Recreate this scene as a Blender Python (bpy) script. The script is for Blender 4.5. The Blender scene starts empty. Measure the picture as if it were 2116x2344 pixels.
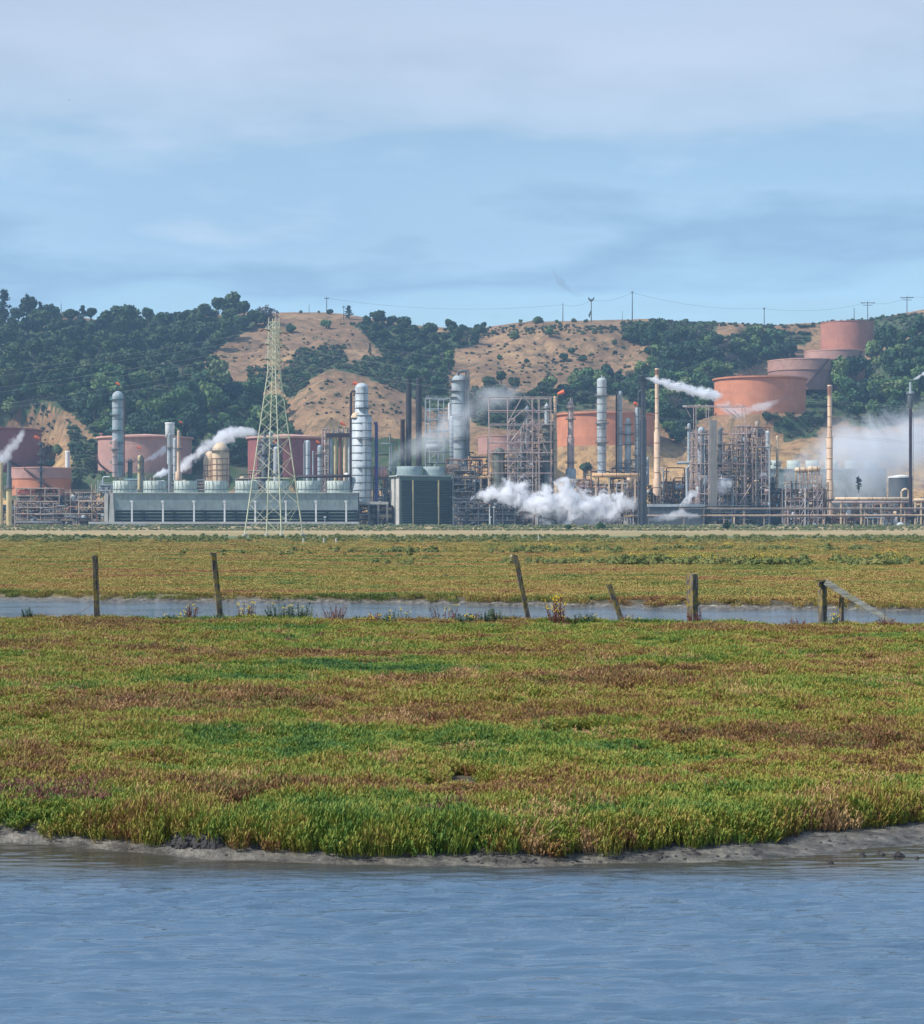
import bpy, math, random
import numpy as np
from mathutils import Vector, Matrix
R = math.radians
random.seed(7); rng = np.random.default_rng(7)
S = bpy.context.scene
COL = S.collection

# ------------------------------------------------------------------ camera
# one unit = one metre; +Y looks across the marsh, the eye stands 2.4 m over it
F, CX, HY, EYE = 4320.0, 1058.0, 1203.0, 2.4
cam_d = bpy.data.cameras.new('camera'); cam = bpy.data.objects.new('camera', cam_d); COL.objects.link(cam)
cam.location = (0, 0, EYE); cam.rotation_euler = (R(90), 0, 0)
cam_d.sensor_fit = 'HORIZONTAL'; cam_d.sensor_width = 36; cam_d.lens = 36 * F / 2116
cam_d.shift_y = (HY - 1172) / 2116
cam_d.clip_start = 0.2; cam_d.clip_end = 9000
S.camera = cam

# ------------------------------------------------------------------ light
SUN_EL, SUN_AZ = R(45), R(18)          # azimuth measured from -X towards the camera side (-Y)
to_sun = Vector((-math.cos(SUN_AZ) * math.cos(SUN_EL), -math.sin(SUN_AZ) * math.cos(SUN_EL), math.sin(SUN_EL)))
sd = bpy.data.lights.new('sun', 'SUN'); sd.energy = 5.0; sd.angle = R(0.6); sd.color = (1.0, 0.95, 0.88)
sun = bpy.data.objects.new('sun', sd); COL.objects.link(sun)
sun.rotation_euler = to_sun.to_track_quat('Z', 'Y').to_euler(); sun.location = (-60, -40, 90)

W = bpy.data.worlds.new('World'); S.world = W; W.use_nodes = True
nt = W.node_tree; nt.nodes.clear()
def N(t, **k):
    n = nt.nodes.new(t)
    for a, b in k.items(): setattr(n, a, b)
    return n
def L(a, b): nt.links.new(a, b)
sky = N('ShaderNodeTexSky'); sky.sky_type = 'NISHITA'; sky.sun_disc = False
sky.sun_elevation = SUN_EL; sky.sun_rotation = math.atan2(to_sun.x, to_sun.y)
sky.air_density = 1.2; sky.dust_density = 1.5; sky.ozone_density = 1.5
bg1 = N('ShaderNodeBackground'); bg1.inputs[1].default_value = 0.11; L(sky.outputs[0], bg1.inputs[0])
tc = N('ShaderNodeTexCoord'); sep = N('ShaderNodeSeparateXYZ'); L(tc.outputs['Generated'], sep.inputs[0])
def M(op, a, b=None, clamp=False):
    n = N('ShaderNodeMath', operation=op); n.use_clamp = clamp
    for i, v in enumerate((a, b)):
        if v is None: continue
        if isinstance(v, (int, float)): n.inputs[i].default_value = v
        else: L(v, n.inputs[i])
    return n.outputs[0]
den = M('ADD', M('MAXIMUM', sep.outputs[2], 0.0), 0.10)
cmb = N('ShaderNodeCombineXYZ')
L(M('DIVIDE', sep.outputs[0], den), cmb.inputs[0]); L(M('DIVIDE', sep.outputs[1], den), cmb.inputs[1])
cmb.inputs[2].default_value = 3.7
def noise(scale, detail, rough, vec):
    n = N('ShaderNodeTexNoise'); n.inputs['Scale'].default_value = scale; n.inputs['Detail'].default_value = detail
    n.inputs['Roughness'].default_value = rough; L(vec, n.inputs['Vector']); return n.outputs[0]
n1 = noise(0.55, 5, 0.5, cmb.outputs[0]); n2 = noise(2.2, 6, 0.55, cmb.outputs[0])
# layered stratus: height over the horizon, bent by the noise
t = M('ADD', sep.outputs[2], M('MULTIPLY', M('SUBTRACT', n1, 0.5), 0.20))
t = M('ADD', t, M('MULTIPLY', M('SUBTRACT', n2, 0.5), 0.055))
t = M('ADD', t, M('MULTIPLY', sep.outputs[0], -0.06))
ramp = N('ShaderNodeValToRGB'); L(M('MULTIPLY', t, 2.0), ramp.inputs[0])
cr = ramp.color_ramp
stops = [(0.0, (.46, .70, .84)), (.16, (.43, .68, .86)), (.245, (.39, .64, .86)), (.285, (.28, .47, .70)), (.325, (.38, .58, .79)),
         (.355, (.34, .535, .75)), (.395, (.46, .60, .77)), (.50, (.53, .62, .78)), (.60, (.44, .55, .72)), (.78, (.42, .56, .78)), (1.0, (.38, .56, .84))]
while len(cr.elements) > 1: cr.elements.remove(cr.elements[-1])
cr.elements[0].position = 0; cr.elements[0].color = (*stops[0][1], 1)
for p, c in stops[1:]:
    e = cr.elements.new(p); e.color = (*c, 1)
mul = N('ShaderNodeMix', data_type='RGBA', blend_type='MULTIPLY'); mul.inputs[0].default_value = 1
L(ramp.outputs[0], mul.inputs[6])
vr = N('ShaderNodeMapRange'); L(n2, vr.inputs[0]); vr.inputs[1].default_value = .3; vr.inputs[2].default_value = .7
vr.inputs[3].default_value = .91; vr.inputs[4].default_value = 1.08
L(vr.outputs[0], mul.inputs[7])
bg2 = N('ShaderNodeBackground'); bg2.inputs[1].default_value = 1.0; L(mul.outputs[2], bg2.inputs[0])
mx = N('ShaderNodeMixShader'); mx.inputs[0].default_value = 0.82
L(bg1.outputs[0], mx.inputs[1]); L(bg2.outputs[0], mx.inputs[2])
wo = N('ShaderNodeOutputWorld'); L(mx.outputs[0], wo.inputs[0])

S.view_settings.view_transform = 'Standard'; S.view_settings.look = 'None'
S.view_settings.exposure = 0.2; S.view_settings.gamma = 1
S.render.engine = 'CYCLES'
S.cycles.max_bounces = 6; S.cycles.diffuse_bounces = 2; S.cycles.glossy_bounces = 2; S.cycles.volume_bounces = 6
S.cycles.transparent_max_bounces = 6; S.cycles.volume_step_rate = 1.0; S.cycles.volume_max_steps = 128
S.cycles.use_denoising = True; S.cycles.caustics_reflective = False; S.cycles.caustics_refractive = False

# ------------------------------------------------------------------ helpers
def P(px, py, Y): return Vector(((px - CX) / F * Y, Y, EYE - (py - HY) / F * Y))
def X(px, Y): return (px - CX) / F * Y
def Z(py, Y): return EYE - (py - HY) / F * Y

def tag(o, label=None, cat=None, group=None, kind=None):
    if label: o['label'] = label
    if cat: o['category'] = cat
    if group: o['group'] = group
    if kind: o['kind'] = kind
    return o
def empty(name, loc, label, cat, group=None):
    o = bpy.data.objects.new(name, None); COL.objects.link(o); o.location = loc; o.empty_display_size = .5
    return tag(o, label, cat, group)

class MB:
    def __init__(s): s.v = []; s.f = []; s.m = []; s.sm = []
    def add(s, vs, fs, mi=0, smooth=False):
        b = len(s.v); s.v += [tuple(v) for v in vs]
        s.f += [tuple(i + b for i in f) for f in fs]; s.m += [mi] * len(fs); s.sm += [smooth] * len(fs)
    def box(s, c, d, mi=0, rz=0.0):
        x, y, z = d[0] / 2, d[1] / 2, d[2] / 2; ca, sa = math.cos(rz), math.sin(rz)
        vs = [(c[0] + a * x * ca - b * y * sa, c[1] + a * x * sa + b * y * ca, c[2] + e * z) for e in (-1, 1) for a, b in ((-1, -1), (1, -1), (1, 1), (-1, 1))]
        s.add(vs, [(3, 2, 1, 0), (4, 5, 6, 7), (0, 1, 5, 4), (1, 2, 6, 5), (2, 3, 7, 6), (3, 0, 4, 7)], mi)
    def b3(s, x0, x1, y0, y1, z0, z1, mi=0): s.box(((x0 + x1) / 2, (y0 + y1) / 2, (z0 + z1) / 2), (x1 - x0, y1 - y0, z1 - z0), mi)
    def prism(s, pts, z0, z1, mi=0):      # pts counter-clockwise
        n = len(pts); vs = [(*p, z0) for p in pts] + [(*p, z1) for p in pts]
        s.add(vs, [tuple(range(n - 1, -1, -1)), tuple(range(n, 2 * n))] + [(i, (i + 1) % n, n + (i + 1) % n, n + i) for i in range(n)], mi)
    def tube(s, pts, r, n=6, mi=0, caps=True, rr=None):
        pts = [Vector(p) for p in pts]; rings = []
        for i, p in enumerate(pts):
            d = (pts[min(i + 1, len(pts) - 1)] - pts[max(i - 1, 0)]).normalized()
            up = Vector((0, 0, 1)) if abs(d.z) < .9 else Vector((0, 1, 0))
            a = d.cross(up).normalized(); b = a.cross(d)
            q = rr[i] if rr else r
            rings.append([p + (a * math.cos(2 * math.pi * k / n) + b * math.sin(2 * math.pi * k / n)) * q for k in range(n)])
        vs = [v for g in rings for v in g]; fs = []
        for i in range(len(pts) - 1):
            for k in range(n):
                k2 = (k + 1) % n; fs.append((i * n + k, i * n + k2, (i + 1) * n + k2, (i + 1) * n + k))
        s.add(vs, fs, mi, n > 4)
        if caps: s.add(rings[0], [tuple(range(n - 1, -1, -1))], mi); s.add(rings[-1], [tuple(range(n))], mi)
    def beam(s, a, b, w, mi=0):
        s.tube([a, b], w * .71, 4, mi, caps=False)
    def lathe(s, c, prof, n=24, mi=0, cap0=False, cap1=False, smooth=True):
        vs = []; fs = []
        for (r, z) in prof:
            vs += [(c[0] + r * math.cos(2 * math.pi * k / n), c[1] + r * math.sin(2 * math.pi * k / n), c[2] + z) for k in range(n)]
        for i in range(len(prof) - 1):
            for k in range(n):
                k2 = (k + 1) % n; fs.append((i * n + k, i * n + k2, (i + 1) * n + k2, (i + 1) * n + k))
        s.add(vs, fs, mi, smooth)
        if cap0: s.add(vs[:n], [tuple(range(n - 1, -1, -1))], mi)
        if cap1: s.add(vs[-n:], [tuple(range(n))], mi)
    def dome(s, c, r, h, n=20, mi=0, k=4):
        s.lathe(c, [(max(r * math.cos(i / k * math.pi / 2), .001), h * math.sin(i / k * math.pi / 2)) for i in range(k + 1)], n, mi)
    def build(s, name, mats, parent=None, origin=None):
        o0 = Vector(origin) if origin is not None else (parent_world(parent) if parent else Vector((0, 0, 0)))
        me = bpy.data.meshes.new(name)
        me.from_pydata([(v[0] - o0.x, v[1] - o0.y, v[2] - o0.z) for v in s.v], [], s.f)
        if not isinstance(mats, (list, tuple)): mats = [mats]
        for m in mats: me.materials.append(m)
        me.polygons.foreach_set('material_index', s.m); me.polygons.foreach_set('use_smooth', s.sm)
        me.update()
        o = bpy.data.objects.new(name, me); COL.objects.link(o)
        if parent: o.parent = parent; o.location = o0 - parent_world(parent)
        else: o.location = o0
        return o
def parent_world(p):
    v = Vector((0, 0, 0))
    while p: v += p.location; p = p.parent
    return v
def again(o, parent, world):             # another copy of a piece, same mesh data
    c = o.copy(); COL.objects.link(c); c.parent = parent; c.location = Vector(world) - parent_world(parent)
    return c
def np_mesh(name, v, f, mats, smooth=False, mi=None):
    me = bpy.data.meshes.new(name); v = np.asarray(v, np.float32); f = np.asarray(f, np.int32); k = f.shape[1]
    me.vertices.add(len(v)); me.vertices.foreach_set('co', v.ravel())
    me.loops.add(f.size); me.loops.foreach_set('vertex_index', f.ravel())
    me.polygons.add(len(f)); me.polygons.foreach_set('loop_start', np.arange(0, f.size, k, dtype=np.int32))
    me.polygons.foreach_set('loop_total', np.full(len(f), k, np.int32))
    me.polygons.foreach_set('use_smooth', np.full(len(f), smooth))
    for m in (mats if isinstance(mats, (list, tuple)) else [mats]): me.materials.append(m)
    if mi is not None: me.polygons.foreach_set('material_index', np.asarray(mi, np.int32))
    me.update(calc_edges=True); me.validate()
    return me
def link(name, me, loc=(0, 0, 0)):
    o = bpy.data.objects.new(name, me); COL.objects.link(o); o.location = loc; return o

# ------------------------------------------------------------------ materials
class NT:
    def __init__(s, name):
        s.m = bpy.data.materials.new(name); s.m.use_nodes = True; s.t = s.m.node_tree; s.t.nodes.clear()
        s.out = s.n('ShaderNodeOutputMaterial')
    def n(s, t, **k):
        x = s.t.nodes.new(t)
        for a, b in k.items(): setattr(x, a, b)
        return x
    def l(s, a, b): s.t.links.new(a, b)
    def set(s, sock, v):
        if isinstance(v, (int, float, tuple, list)):
            if isinstance(v, (tuple, list)) and len(v) == 3 and sock.type == 'RGBA': v = (*v, 1)
            sock.default_value = v
        else: s.l(v, sock)
    def math(s, op, a, b=0.0, c=None, clamp=False):
        x = s.n('ShaderNodeMath', operation=op); x.use_clamp = clamp
        s.set(x.inputs[0], a); s.set(x.inputs[1], b)
        if c is not None: s.set(x.inputs[2], c)
        return x.outputs[0]
    def mapr(s, v, a, b, c=0., d=1., smooth=True):
        x = s.n('ShaderNodeMapRange', interpolation_type='SMOOTHSTEP' if smooth else 'LINEAR')
        s.set(x.inputs[0], v)
        for i, q in enumerate((a, b, c, d)): s.set(x.inputs[i + 1], q)
        return x.outputs[0]
    def mix(s, f, a, b, mode='MIX'):
        x = s.n('ShaderNodeMix', data_type='RGBA', blend_type=mode)
        s.set(x.inputs[0], f); s.set(x.inputs[6], a); s.set(x.inputs[7], b); return x.outputs[2]
    def noise(s, vec, scale, detail=4, rough=.55, scl=None, dist=0., col=False):
        if scl:
            mp = s.n('ShaderNodeMapping'); s.l(vec, mp.inputs[0]); mp.inputs['Scale'].default_value = scl; vec = mp.outputs[0]
        x = s.n('ShaderNodeTexNoise'); s.l(vec, x.inputs['Vector']); x.inputs['Scale'].default_value = scale
        x.inputs['Detail'].default_value = detail; x.inputs['Roughness'].default_value = rough; x.inputs['Distortion'].default_value = dist
        return x.outputs[1 if col else 0]
    def ramp(s, f, stops, interp='LINEAR'):
        x = s.n('ShaderNodeValToRGB'); s.l(f, x.inputs[0]); c = x.color_ramp; c.interpolation = interp
        while len(c.elements) > 1: c.elements.remove(c.elements[-1])
        c.elements[0].position = stops[0][0]; c.elements[0].color = (*stops[0][1], 1)
        for p, q in stops[1:]: e = c.elements.new(p); e.color = (*q, 1)
        return x.outputs[0]
    def pos(s): return s.n('ShaderNodeNewGeometry').outputs['Position']
    def obj(s): return s.n('ShaderNodeTexCoord').outputs['Object']
    def bump(s, h, strength=.4, dist=.05):
        x = s.n('ShaderNodeBump'); x.inputs['Strength'].default_value = strength; x.inputs['Distance'].default_value = dist
        s.l(h, x.inputs['Height']); return x.outputs[0]
    def bsdf(s, col, rough=.7, metal=0., normal=None, spec=.5, **k):
        b = s.n('ShaderNodeBsdfPrincipled'); s.set(b.inputs['Base Color'], col); s.set(b.inputs['Roughness'], rough)
        b.inputs['Metallic'].default_value = metal; b.inputs['Specular IOR Level'].default_value = spec
        if normal: s.l(normal, b.inputs['Normal'])
        for a, v in k.items(): s.set(b.inputs[a], v)
        s.l(b.outputs[0], s.out.inputs[0]); return b
_mats = {}
def metal(name, col, streak=None, amt=.5, rough=.6, scale=.35):
    """weathered painted steel: patchy tone, vertical runs of rust or dirt"""
    if name in _mats: return _mats[name]
    t = NT(name); p = t.pos()
    a = t.noise(p, scale, 5, .65); b = t.noise(p, 1.0, 4, .6, scl=(1.3, 1.3, .10))
    c = t.mix(t.mapr(a, .3, .75), tuple(x * .82 for x in col), tuple(min(1, x * 1.12) for x in col))
    st = streak or tuple(x * .45 for x in col)
    c = t.mix(t.math('MULTIPLY', t.mapr(b, .5, .74), amt), c, st)
    t.bsdf(c, t.mapr(a, .3, .7, rough - .08, rough + .12), 0, t.bump(a, .15, .05), spec=.35)
    _mats[name] = t.m; return t.m
RUST = (.20, .075, .035)
m_gray = metal('gray_painted_steel', (.32, .37, .40), (.16, .14, .13))
m_light = metal('pale_aluminium_cladding', (.43, .475, .50), (.24, .20, .17), .5, .5)
m_white = metal('white_painted_steel', (.72, .72, .70), (.40, .33, .27), .3)
m_dgray = metal('dark_gray_steel', (.10, .115, .13), (.05, .045, .05))
m_black = metal('sooty_black_steel', (.018, .024, .036), (.05, .05, .06), .4)
m_stack = metal('near_black_stack_steel', (.026, .024, .031), (.055, .028, .026), .4)
m_olive = metal('olive_gray_insulation', (.13, .14, .12), (.05, .04, .035), .7)
m_steel = metal('rusty_frame_steel', (.36, .28, .225), (.12, .06, .04), .6)
m_rust = metal('rusted_steel', (.24, .11, .07), (.10, .04, .03), .6)
m_maroon = metal('dark_maroon_steel', (.028, .012, .017), (.03, .015, .02), .5)
m_tan = metal('tan_painted_steel', (.62, .44, .30), (.38, .16, .07), .75)
m_cream = metal('cream_insulation', (.66, .50, .33), (.38, .14, .06), .8)
m_yellow = metal('yellow_tan_paint', (.56, .47, .25), (.45, .15, .04), .6)
m_orange = metal('orange_painted_pipe', (.62, .38, .19), (.36, .15, .07), .6)
m_pink = metal('pinkish_insulation', (.42, .32, .30), (.22, .10, .07), .7)
m_red = metal('red_painted_steel', (.42, .09, .06), (.20, .05, .04), .4)
m_blue = metal('dark_blue_pipe', (.03, .035, .17), (.05, .04, .08), .4)
m_teal = metal('teal_railing', (.11, .30, .29), (.10, .15, .15), .4)
m_sage = metal('sage_gray_panel', (.25, .315, .32), (.15, .19, .19), .8, .75)
m_sagel = metal('pale_sage_stack', (.42, .47, .42), (.26, .29, .27), .7, .7)
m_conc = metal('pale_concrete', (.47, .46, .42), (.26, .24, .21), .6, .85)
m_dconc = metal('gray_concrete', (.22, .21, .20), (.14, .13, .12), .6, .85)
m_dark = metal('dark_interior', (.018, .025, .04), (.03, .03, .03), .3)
m_louv = metal('dark_green_louvre', (.075, .115, .10), (.02, .03, .035), .5)
m_brick = metal('dull_brown_wall', (.24, .14, .11), (.14, .08, .07), .5, .9)
m_sock = metal('orange_windsock_cloth', (.85, .16, .05), (.8, .25, .1), .2)
m_wire = metal('galvanised_wire', (.34, .35, .35), (.2, .2, .2), .2)
m_pyl = metal('pale_yellow_lattice', (.58, .57, .42), (.42, .37, .25), .5)
m_ins = metal('dark_insulator', (.04, .03, .03))
def tankmat(name, col, dark):
    return metal(name, col, dark, .55, .7, .12)
m_tankO = tankmat('orange_tank_paint', (.52, .205, .11), (.37, .14, .085))
m_tankR = tankmat('terracotta_tank_paint', (.42, .18, .125), (.30, .12, .10))
m_tankB = tankmat('brown_tank_paint', (.29, .16, .13), (.20, .10, .09))
m_tankM = tankmat('maroon_tank_paint', (.27, .09, .085), (.18, .06, .065))
m_tankP = tankmat('pink_tank_paint', (.42, .24, .20), (.30, .15, .13))
m_roofp = tankmat('pink_roof_paint', (.58, .32, .25), (.42, .2, .16))

# ================================================================== TERRAIN
def vnoise(x, y, seed=0):
    """smooth value noise, vectorised"""
    x = np.asarray(x, float); y = np.asarray(y, float)
    xi = np.floor(x).astype(np.int64); yi = np.floor(y).astype(np.int64); fx = x - xi; fy = y - yi
    fx = fx * fx * (3 - 2 * fx); fy = fy * fy * (3 - 2 * fy)
    def h(a, b):
        n = (a * 374761393 + b * 668265263 + seed * 1442695041) & 0x7fffffff
        n = ((n ^ (n >> 13)) * 1274126177) & 0x7fffffff
        return ((n ^ (n >> 16)) & 0xffff) / 65535.0
    return (h(xi, yi) * (1 - fx) + h(xi + 1, yi) * fx) * (1 - fy) + (h(xi, yi + 1) * (1 - fx) + h(xi + 1, yi + 1) * fx) * fy
def fbm(x, y, seed=0, o=4):
    s = 0; a = .5
    for i in range(o): s = s + a * vnoise(x * 2 ** i, y * 2 ** i, seed + i); a *= .5
    return s
def poly(px, pts): return np.interp(px, [p[0] for p in pts], [p[1] for p in pts])

RIDGE = [(-900, 770), (-300, 755), (0, 738), (60, 732), (110, 722), (140, 718), (200, 728), (260, 738), (330, 738), (400, 728), (480, 722), (560, 716),
         (640, 715), (700, 714), (750, 713), (800, 718), (860, 728), (930, 742), (1000, 748), (1060, 752), (1120, 748), (1180, 738),
         (1290, 734), (1400, 732), (1480, 731), (1560, 735), (1640, 738), (1750, 742), (1800, 742), (1860, 738), (1950, 732),
         (2000, 730), (2050, 722), (2116, 708), (2300, 690), (3000, 700)]
SPURS = [  # crest line in columns, depth of the crest, front reach, back reach
    ([(-900, 850), (0, 800), (200, 815), (400, 835), (455, 845), (520, 882), (600, 905), (650, 945), (720, 1000), (800, 1070)], 1170, 190, 60),
    ([(560, 1030), (620, 955), (660, 900), (710, 862), (750, 848), (800, 852), (880, 868), (960, 900), (1010, 960), (1040, 1030)], 1150, 150, 45),
    ([(1850, 1030), (1900, 935), (1935, 880), (1990, 828), (2060, 780), (2116, 745), (2300, 700), (3000, 690)], 1205, 190, 50),
]
TANKS = [  # centre column, half width, rim y, base y, depth
    ('A', -50, 141, 985, 1086, 1060), ('B', 95, 67, 1072, 1135, 1000), ('C', 332, 106, 1003, 1086, 1022), ('D', 657, 89, 1003, 1096, 1012),
    ('E', 1155, 60, 1000, 1041, 1030), ('F', 1386, 111, 950, 1024, 1072), ('G', 1740, 104, 869, 953, 1120),
    ('H', 1838, 79, 827, 888, 1185), ('I', 1911, 68, 806, 876, 1255), ('J', 1940, 60, 740, 806, 1335)]
PADS = [(X(c, Y), Y, w / F * Y, Z(b, Y)) for (_, c, w, t_, b, Y) in TANKS]

def hill(x, Y, raw=False):
    x = np.asarray(x, float); Y = np.asarray(Y, float)
    px = CX + F * x / Y
    zr = EYE + (HY - poly(px, RIDGE)) / F * 1400
    t1 = np.clip((Y - 950) / 100, 0, 1); z = 2 + 38 * t1 ** 1.2
    t2 = np.clip((Y - 1050) / 350, 0, 1); z = z + (zr - 40) * .5 * (t2 + np.sin(np.pi / 2 * t2))
    back = np.clip((Y - 1400) / 500, 0, 1); z = z - back * 60
    for crest, Yc, wf, wb in SPURS:
        zc = EYE + (HY - poly(px, crest)) / F * Yc
        d = np.where(Y < Yc, ((Yc - Y) / wf), (Y - Yc) / wb)
        z = np.maximum(z, np.where(d < 3, zc * (1 - d ** 1.25 * .95), -99))
    if not raw:
        a = np.clip((Y - 960) / 120, 0, 1) * np.clip((1396 - Y) / 60, .15, 1)
        g = fbm(x / 46, Y / 60, 3) - .47
        gul = np.abs(vnoise(x / 24 + 3 * g, Y / 90, 9) - .5) * 2
        z = z + a * (g * 17 + (gul - .5) * 4.0 + (fbm(x / 9, Y / 9, 21) - .47) * 2.2)
    cap = np.interp(Y, [1000, 1060, 1147, 1160, 1207, 1233, 1275, 1312, 1353, 1375, 1400], [200, 70, 66, 84, 87, 94, 96, 121, 125, 140, 200])
    cw = np.clip((px - 1690) / 40, 0, 1) * np.clip((2015 - px) / 25, 0, 1); z = np.where(z > cap, z * (1 - cw) + cap * cw, z)
    for (qx, qy, r, qz) in PADS:
        lat = np.clip((1.35 - np.abs(x - qx * Y / qy) / r) / .25, 0, 1) * (Y < qy)
        z = np.where((z > qz - .22 * np.maximum(0, qy - r * 1.12 - Y)), z * (1 - lat) + lat * (qz - .22 * np.maximum(0, qy - r * 1.12 - Y)), z)
        d = np.hypot(x - qx, Y - qy) / r
        w = np.clip((1.42 - d) / .3, 0, 1); w = w * w * (3 - 2 * w)
        z = z * (1 - w) + qz * w
    return z
def land(px, py, y0=956, y1=1420, st=1.5):
    """where the sight line through a column and height meets the hill"""
    Y = np.arange(y0, y1, st); x = (px - CX) / F * Y
    zl = EYE - (py - HY) / F * Y; zh = hill(x, Y)
    k = np.where(zh >= zl)[0]
    i = k[0] if len(k) else int(np.argmin(np.abs(Y - 1396)))
    return Vector((x[i], Y[i], float(zh[i])))

xs = np.arange(-640, 680, 2.8); ys = np.concatenate([np.arange(946, 1420, 2.8), np.arange(1420, 1960, 18)])
gx, gy = np.meshgrid(xs, ys); gz = hill(gx, gy)
nx, ny = len(xs), len(ys); ii = np.arange(nx * ny).reshape(ny, nx)
fq = np.stack([ii[:-1, :-1], ii[:-1, 1:], ii[1:, 1:], ii[1:, :-1]], -1).reshape(-1, 4)

t = NT('dry_hill_grass'); p = t.pos()
a = t.noise(p, .02, 6, .6); b = t.noise(p, .11, 6, .7); c3 = t.noise(p, .9, 3, .7); str_ = t.noise(p, .16, 4, .6, scl=(1, 1, .25), dist=.6)
c = t.ramp(t.math('ADD', t.math('MULTIPLY', a, .55), t.math('MULTIPLY', b, .45)),
           [(.34, (.11, .07, .042)), (.44, (.21, .125, .07)), (.54, (.30, .185, .10)), (.66, (.44, .29, .145))])
c = t.mix(t.math('MULTIPLY', t.mapr(c3, .46, .66), .6), c, (.14, .09, .06))
c = t.mix(t.math('MULTIPLY', t.mapr(str_, .50, .64), .75), c, (.10, .085, .05))
sp = t.n('ShaderNodeSeparateXYZ'); t.l(p, sp.inputs[0])
low = t.math('MULTIPLY', t.mapr(sp.outputs[2], 62, 30), t.mapr(b, .38, .55))
c = t.mix(t.math('MULTIPLY', low, .55), c, (.60, .38, .16))
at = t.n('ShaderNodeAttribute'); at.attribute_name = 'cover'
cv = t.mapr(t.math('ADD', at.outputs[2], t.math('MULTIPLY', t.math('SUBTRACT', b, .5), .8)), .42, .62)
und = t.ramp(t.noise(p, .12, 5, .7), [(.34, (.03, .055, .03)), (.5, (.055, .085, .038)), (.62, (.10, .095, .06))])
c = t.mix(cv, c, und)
hb = t.math('ADD', b, t.math('MULTIPLY', c3, .3))
t.bsdf(c, .95, 0, t.bump(hb, .9, 2.0), spec=.1)
m_hill = t.m
gx_h, gy_h, gz_h = gx, gy, gz
hills = link('hills', np_mesh('hills', np.stack([gx, gy, gz], -1).reshape(-1, 3), fq, m_hill, True)); tag(hills, kind='structure')

# ------------------------------------------------------------------ marsh ground
WATER = -0.25
SHORE = [(-3000, 1880), (-700, 1905), (0, 1928), (150, 1937), (300, 1951), (450, 1963), (600, 1972), (800, 1978), (1058, 1983), (1300, 1979), (1500, 1974), (1700, 1969), (1850, 1957), (1950, 1946), (2116, 1932), (2600, 1900), (5000, 1860)]
GRASS = [(-3000, 1860), (-700, 1880), (0, 1904), (145, 1908), (280, 1914), (349, 1922), (400, 1928), (512, 1936), (640, 1940), (800, 1945), (1058, 1948), (1232, 1953), (1430, 1942), (1581, 1931), (1715, 1920), (1814, 1903), (1930, 1893), (2116, 1877), (2600, 1855), (5000, 1830)]
FARW = [(-3000, 1376), (0, 1377), (600, 1380), (1000, 1384), (1315, 1390), (1700, 1396), (2116, 1401), (5000, 1425)]
FARG = [(-3000, 1361), (0, 1362), (200, 1365), (260, 1372), (600, 1374), (1000, 1377), (1120, 1383), (1315, 1389), (1700, 1394), (2116, 1399), (5000, 1423)]
NEARG = [(-3000, 1415), (0, 1422), (500, 1425), (1000, 1429), (1500, 1434), (2116, 1438), (5000, 1455)]
def yl(px, line, z): return (EYE - z) * F / (poly(px, line) - HY)
def marsh_z(x, Y):
    px = CX + F * x / Y
    Ys = yl(px, SHORE, WATER); Yg = np.maximum(yl(px, GRASS, -.17), Ys + .18)
    w1 = (vnoise(x * 2.1, Y * 2.1, 31) - .5) * .16; Yg = Yg + w1
    z = np.where(Y < Ys, WATER - .12 * (Ys - Y), WATER + (Y - Ys) / np.maximum(Yg - Ys, .05) * .08)
    z = np.maximum(z, -1.1)
    up = np.clip((Y - Yg) / .16, 0, 1); up = up * up * (3 - 2 * up)
    top = -.085 + .085 * np.clip((Y - Yg) / 6, 0, 1) + (fbm(x * .55, Y * .55, 5) - .47) * .11 * np.clip((Y - Yg) / .6, 0, 1)
    z = np.where(Y > Yg, (WATER + .08) * (1 - up) + top * up, z)
    mud = (Y > Ys) & (Y <= Yg)
    z = np.where(mud, z + (fbm(x * 3.1, Y * 3.1, 77) - .47) * .035, z)
    Yn = yl(px, NEARG, 0.); Yf = yl(px, FARW, WATER); Yfg = np.maximum(yl(px, FARG, -.08), Yf + .25)
    d1 = np.clip((Y - Yn) / .9, 0, 1); ch = -.45
    zc = np.where(Y < Yn + .9, z * (1 - d1) + ch * d1, ch)
    zc = np.where(Y > Yf - 1.5, ch + (WATER - ch) * np.clip((Y - Yf + 1.5) / 1.5, 0, 1), zc)
    zc = np.where(Y > Yf, WATER + .10 * np.clip((Y - Yf) / np.maximum(Yfg - Yf, .1), 0, 1), zc)
    e = np.clip((Y - Yfg) / .25, 0, 1)
    far = -.02 + (fbm(x * .3, Y * .3, 55) - .47) * .10 * np.clip((120 - Y) / 60, .1, 1)
    zc = np.where(Y > Yfg, (WATER + .10) * (1 - e) + far * e, zc)
    z = np.where(Y > Yn, zc, z)
    lev = np.clip((Y - 470) / 60, 0, 1)
    z = z + lev * (.7 + .35 * fbm(x * .05, Y * .05, 8)) + 1.25 * np.clip((Y - 700) / 120, 0, 1)
    return z
us = np.concatenate([np.linspace(-1.6, -.34, 22), np.linspace(-.32, .32, 330), np.linspace(.34, 1.6, 22)])
yy = np.concatenate([np.array([-60, -20, 1, 4, 8]), np.arange(11, 13.6, .3), np.arange(13.6, 17.2, .06), np.arange(17.2, 24, .3), np.arange(24, 44.5, .6), np.arange(44.5, 49.5, .25),
                     np.arange(49.5, 56, 1.2), np.arange(56, 67, .25), np.arange(67, 120, 1.2), np.arange(120, 440, 7), np.arange(440, 560, 5), np.arange(560, 900, 14), np.arange(900, 1000, 12), np.array([1400, 2200, 3500])])
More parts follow.
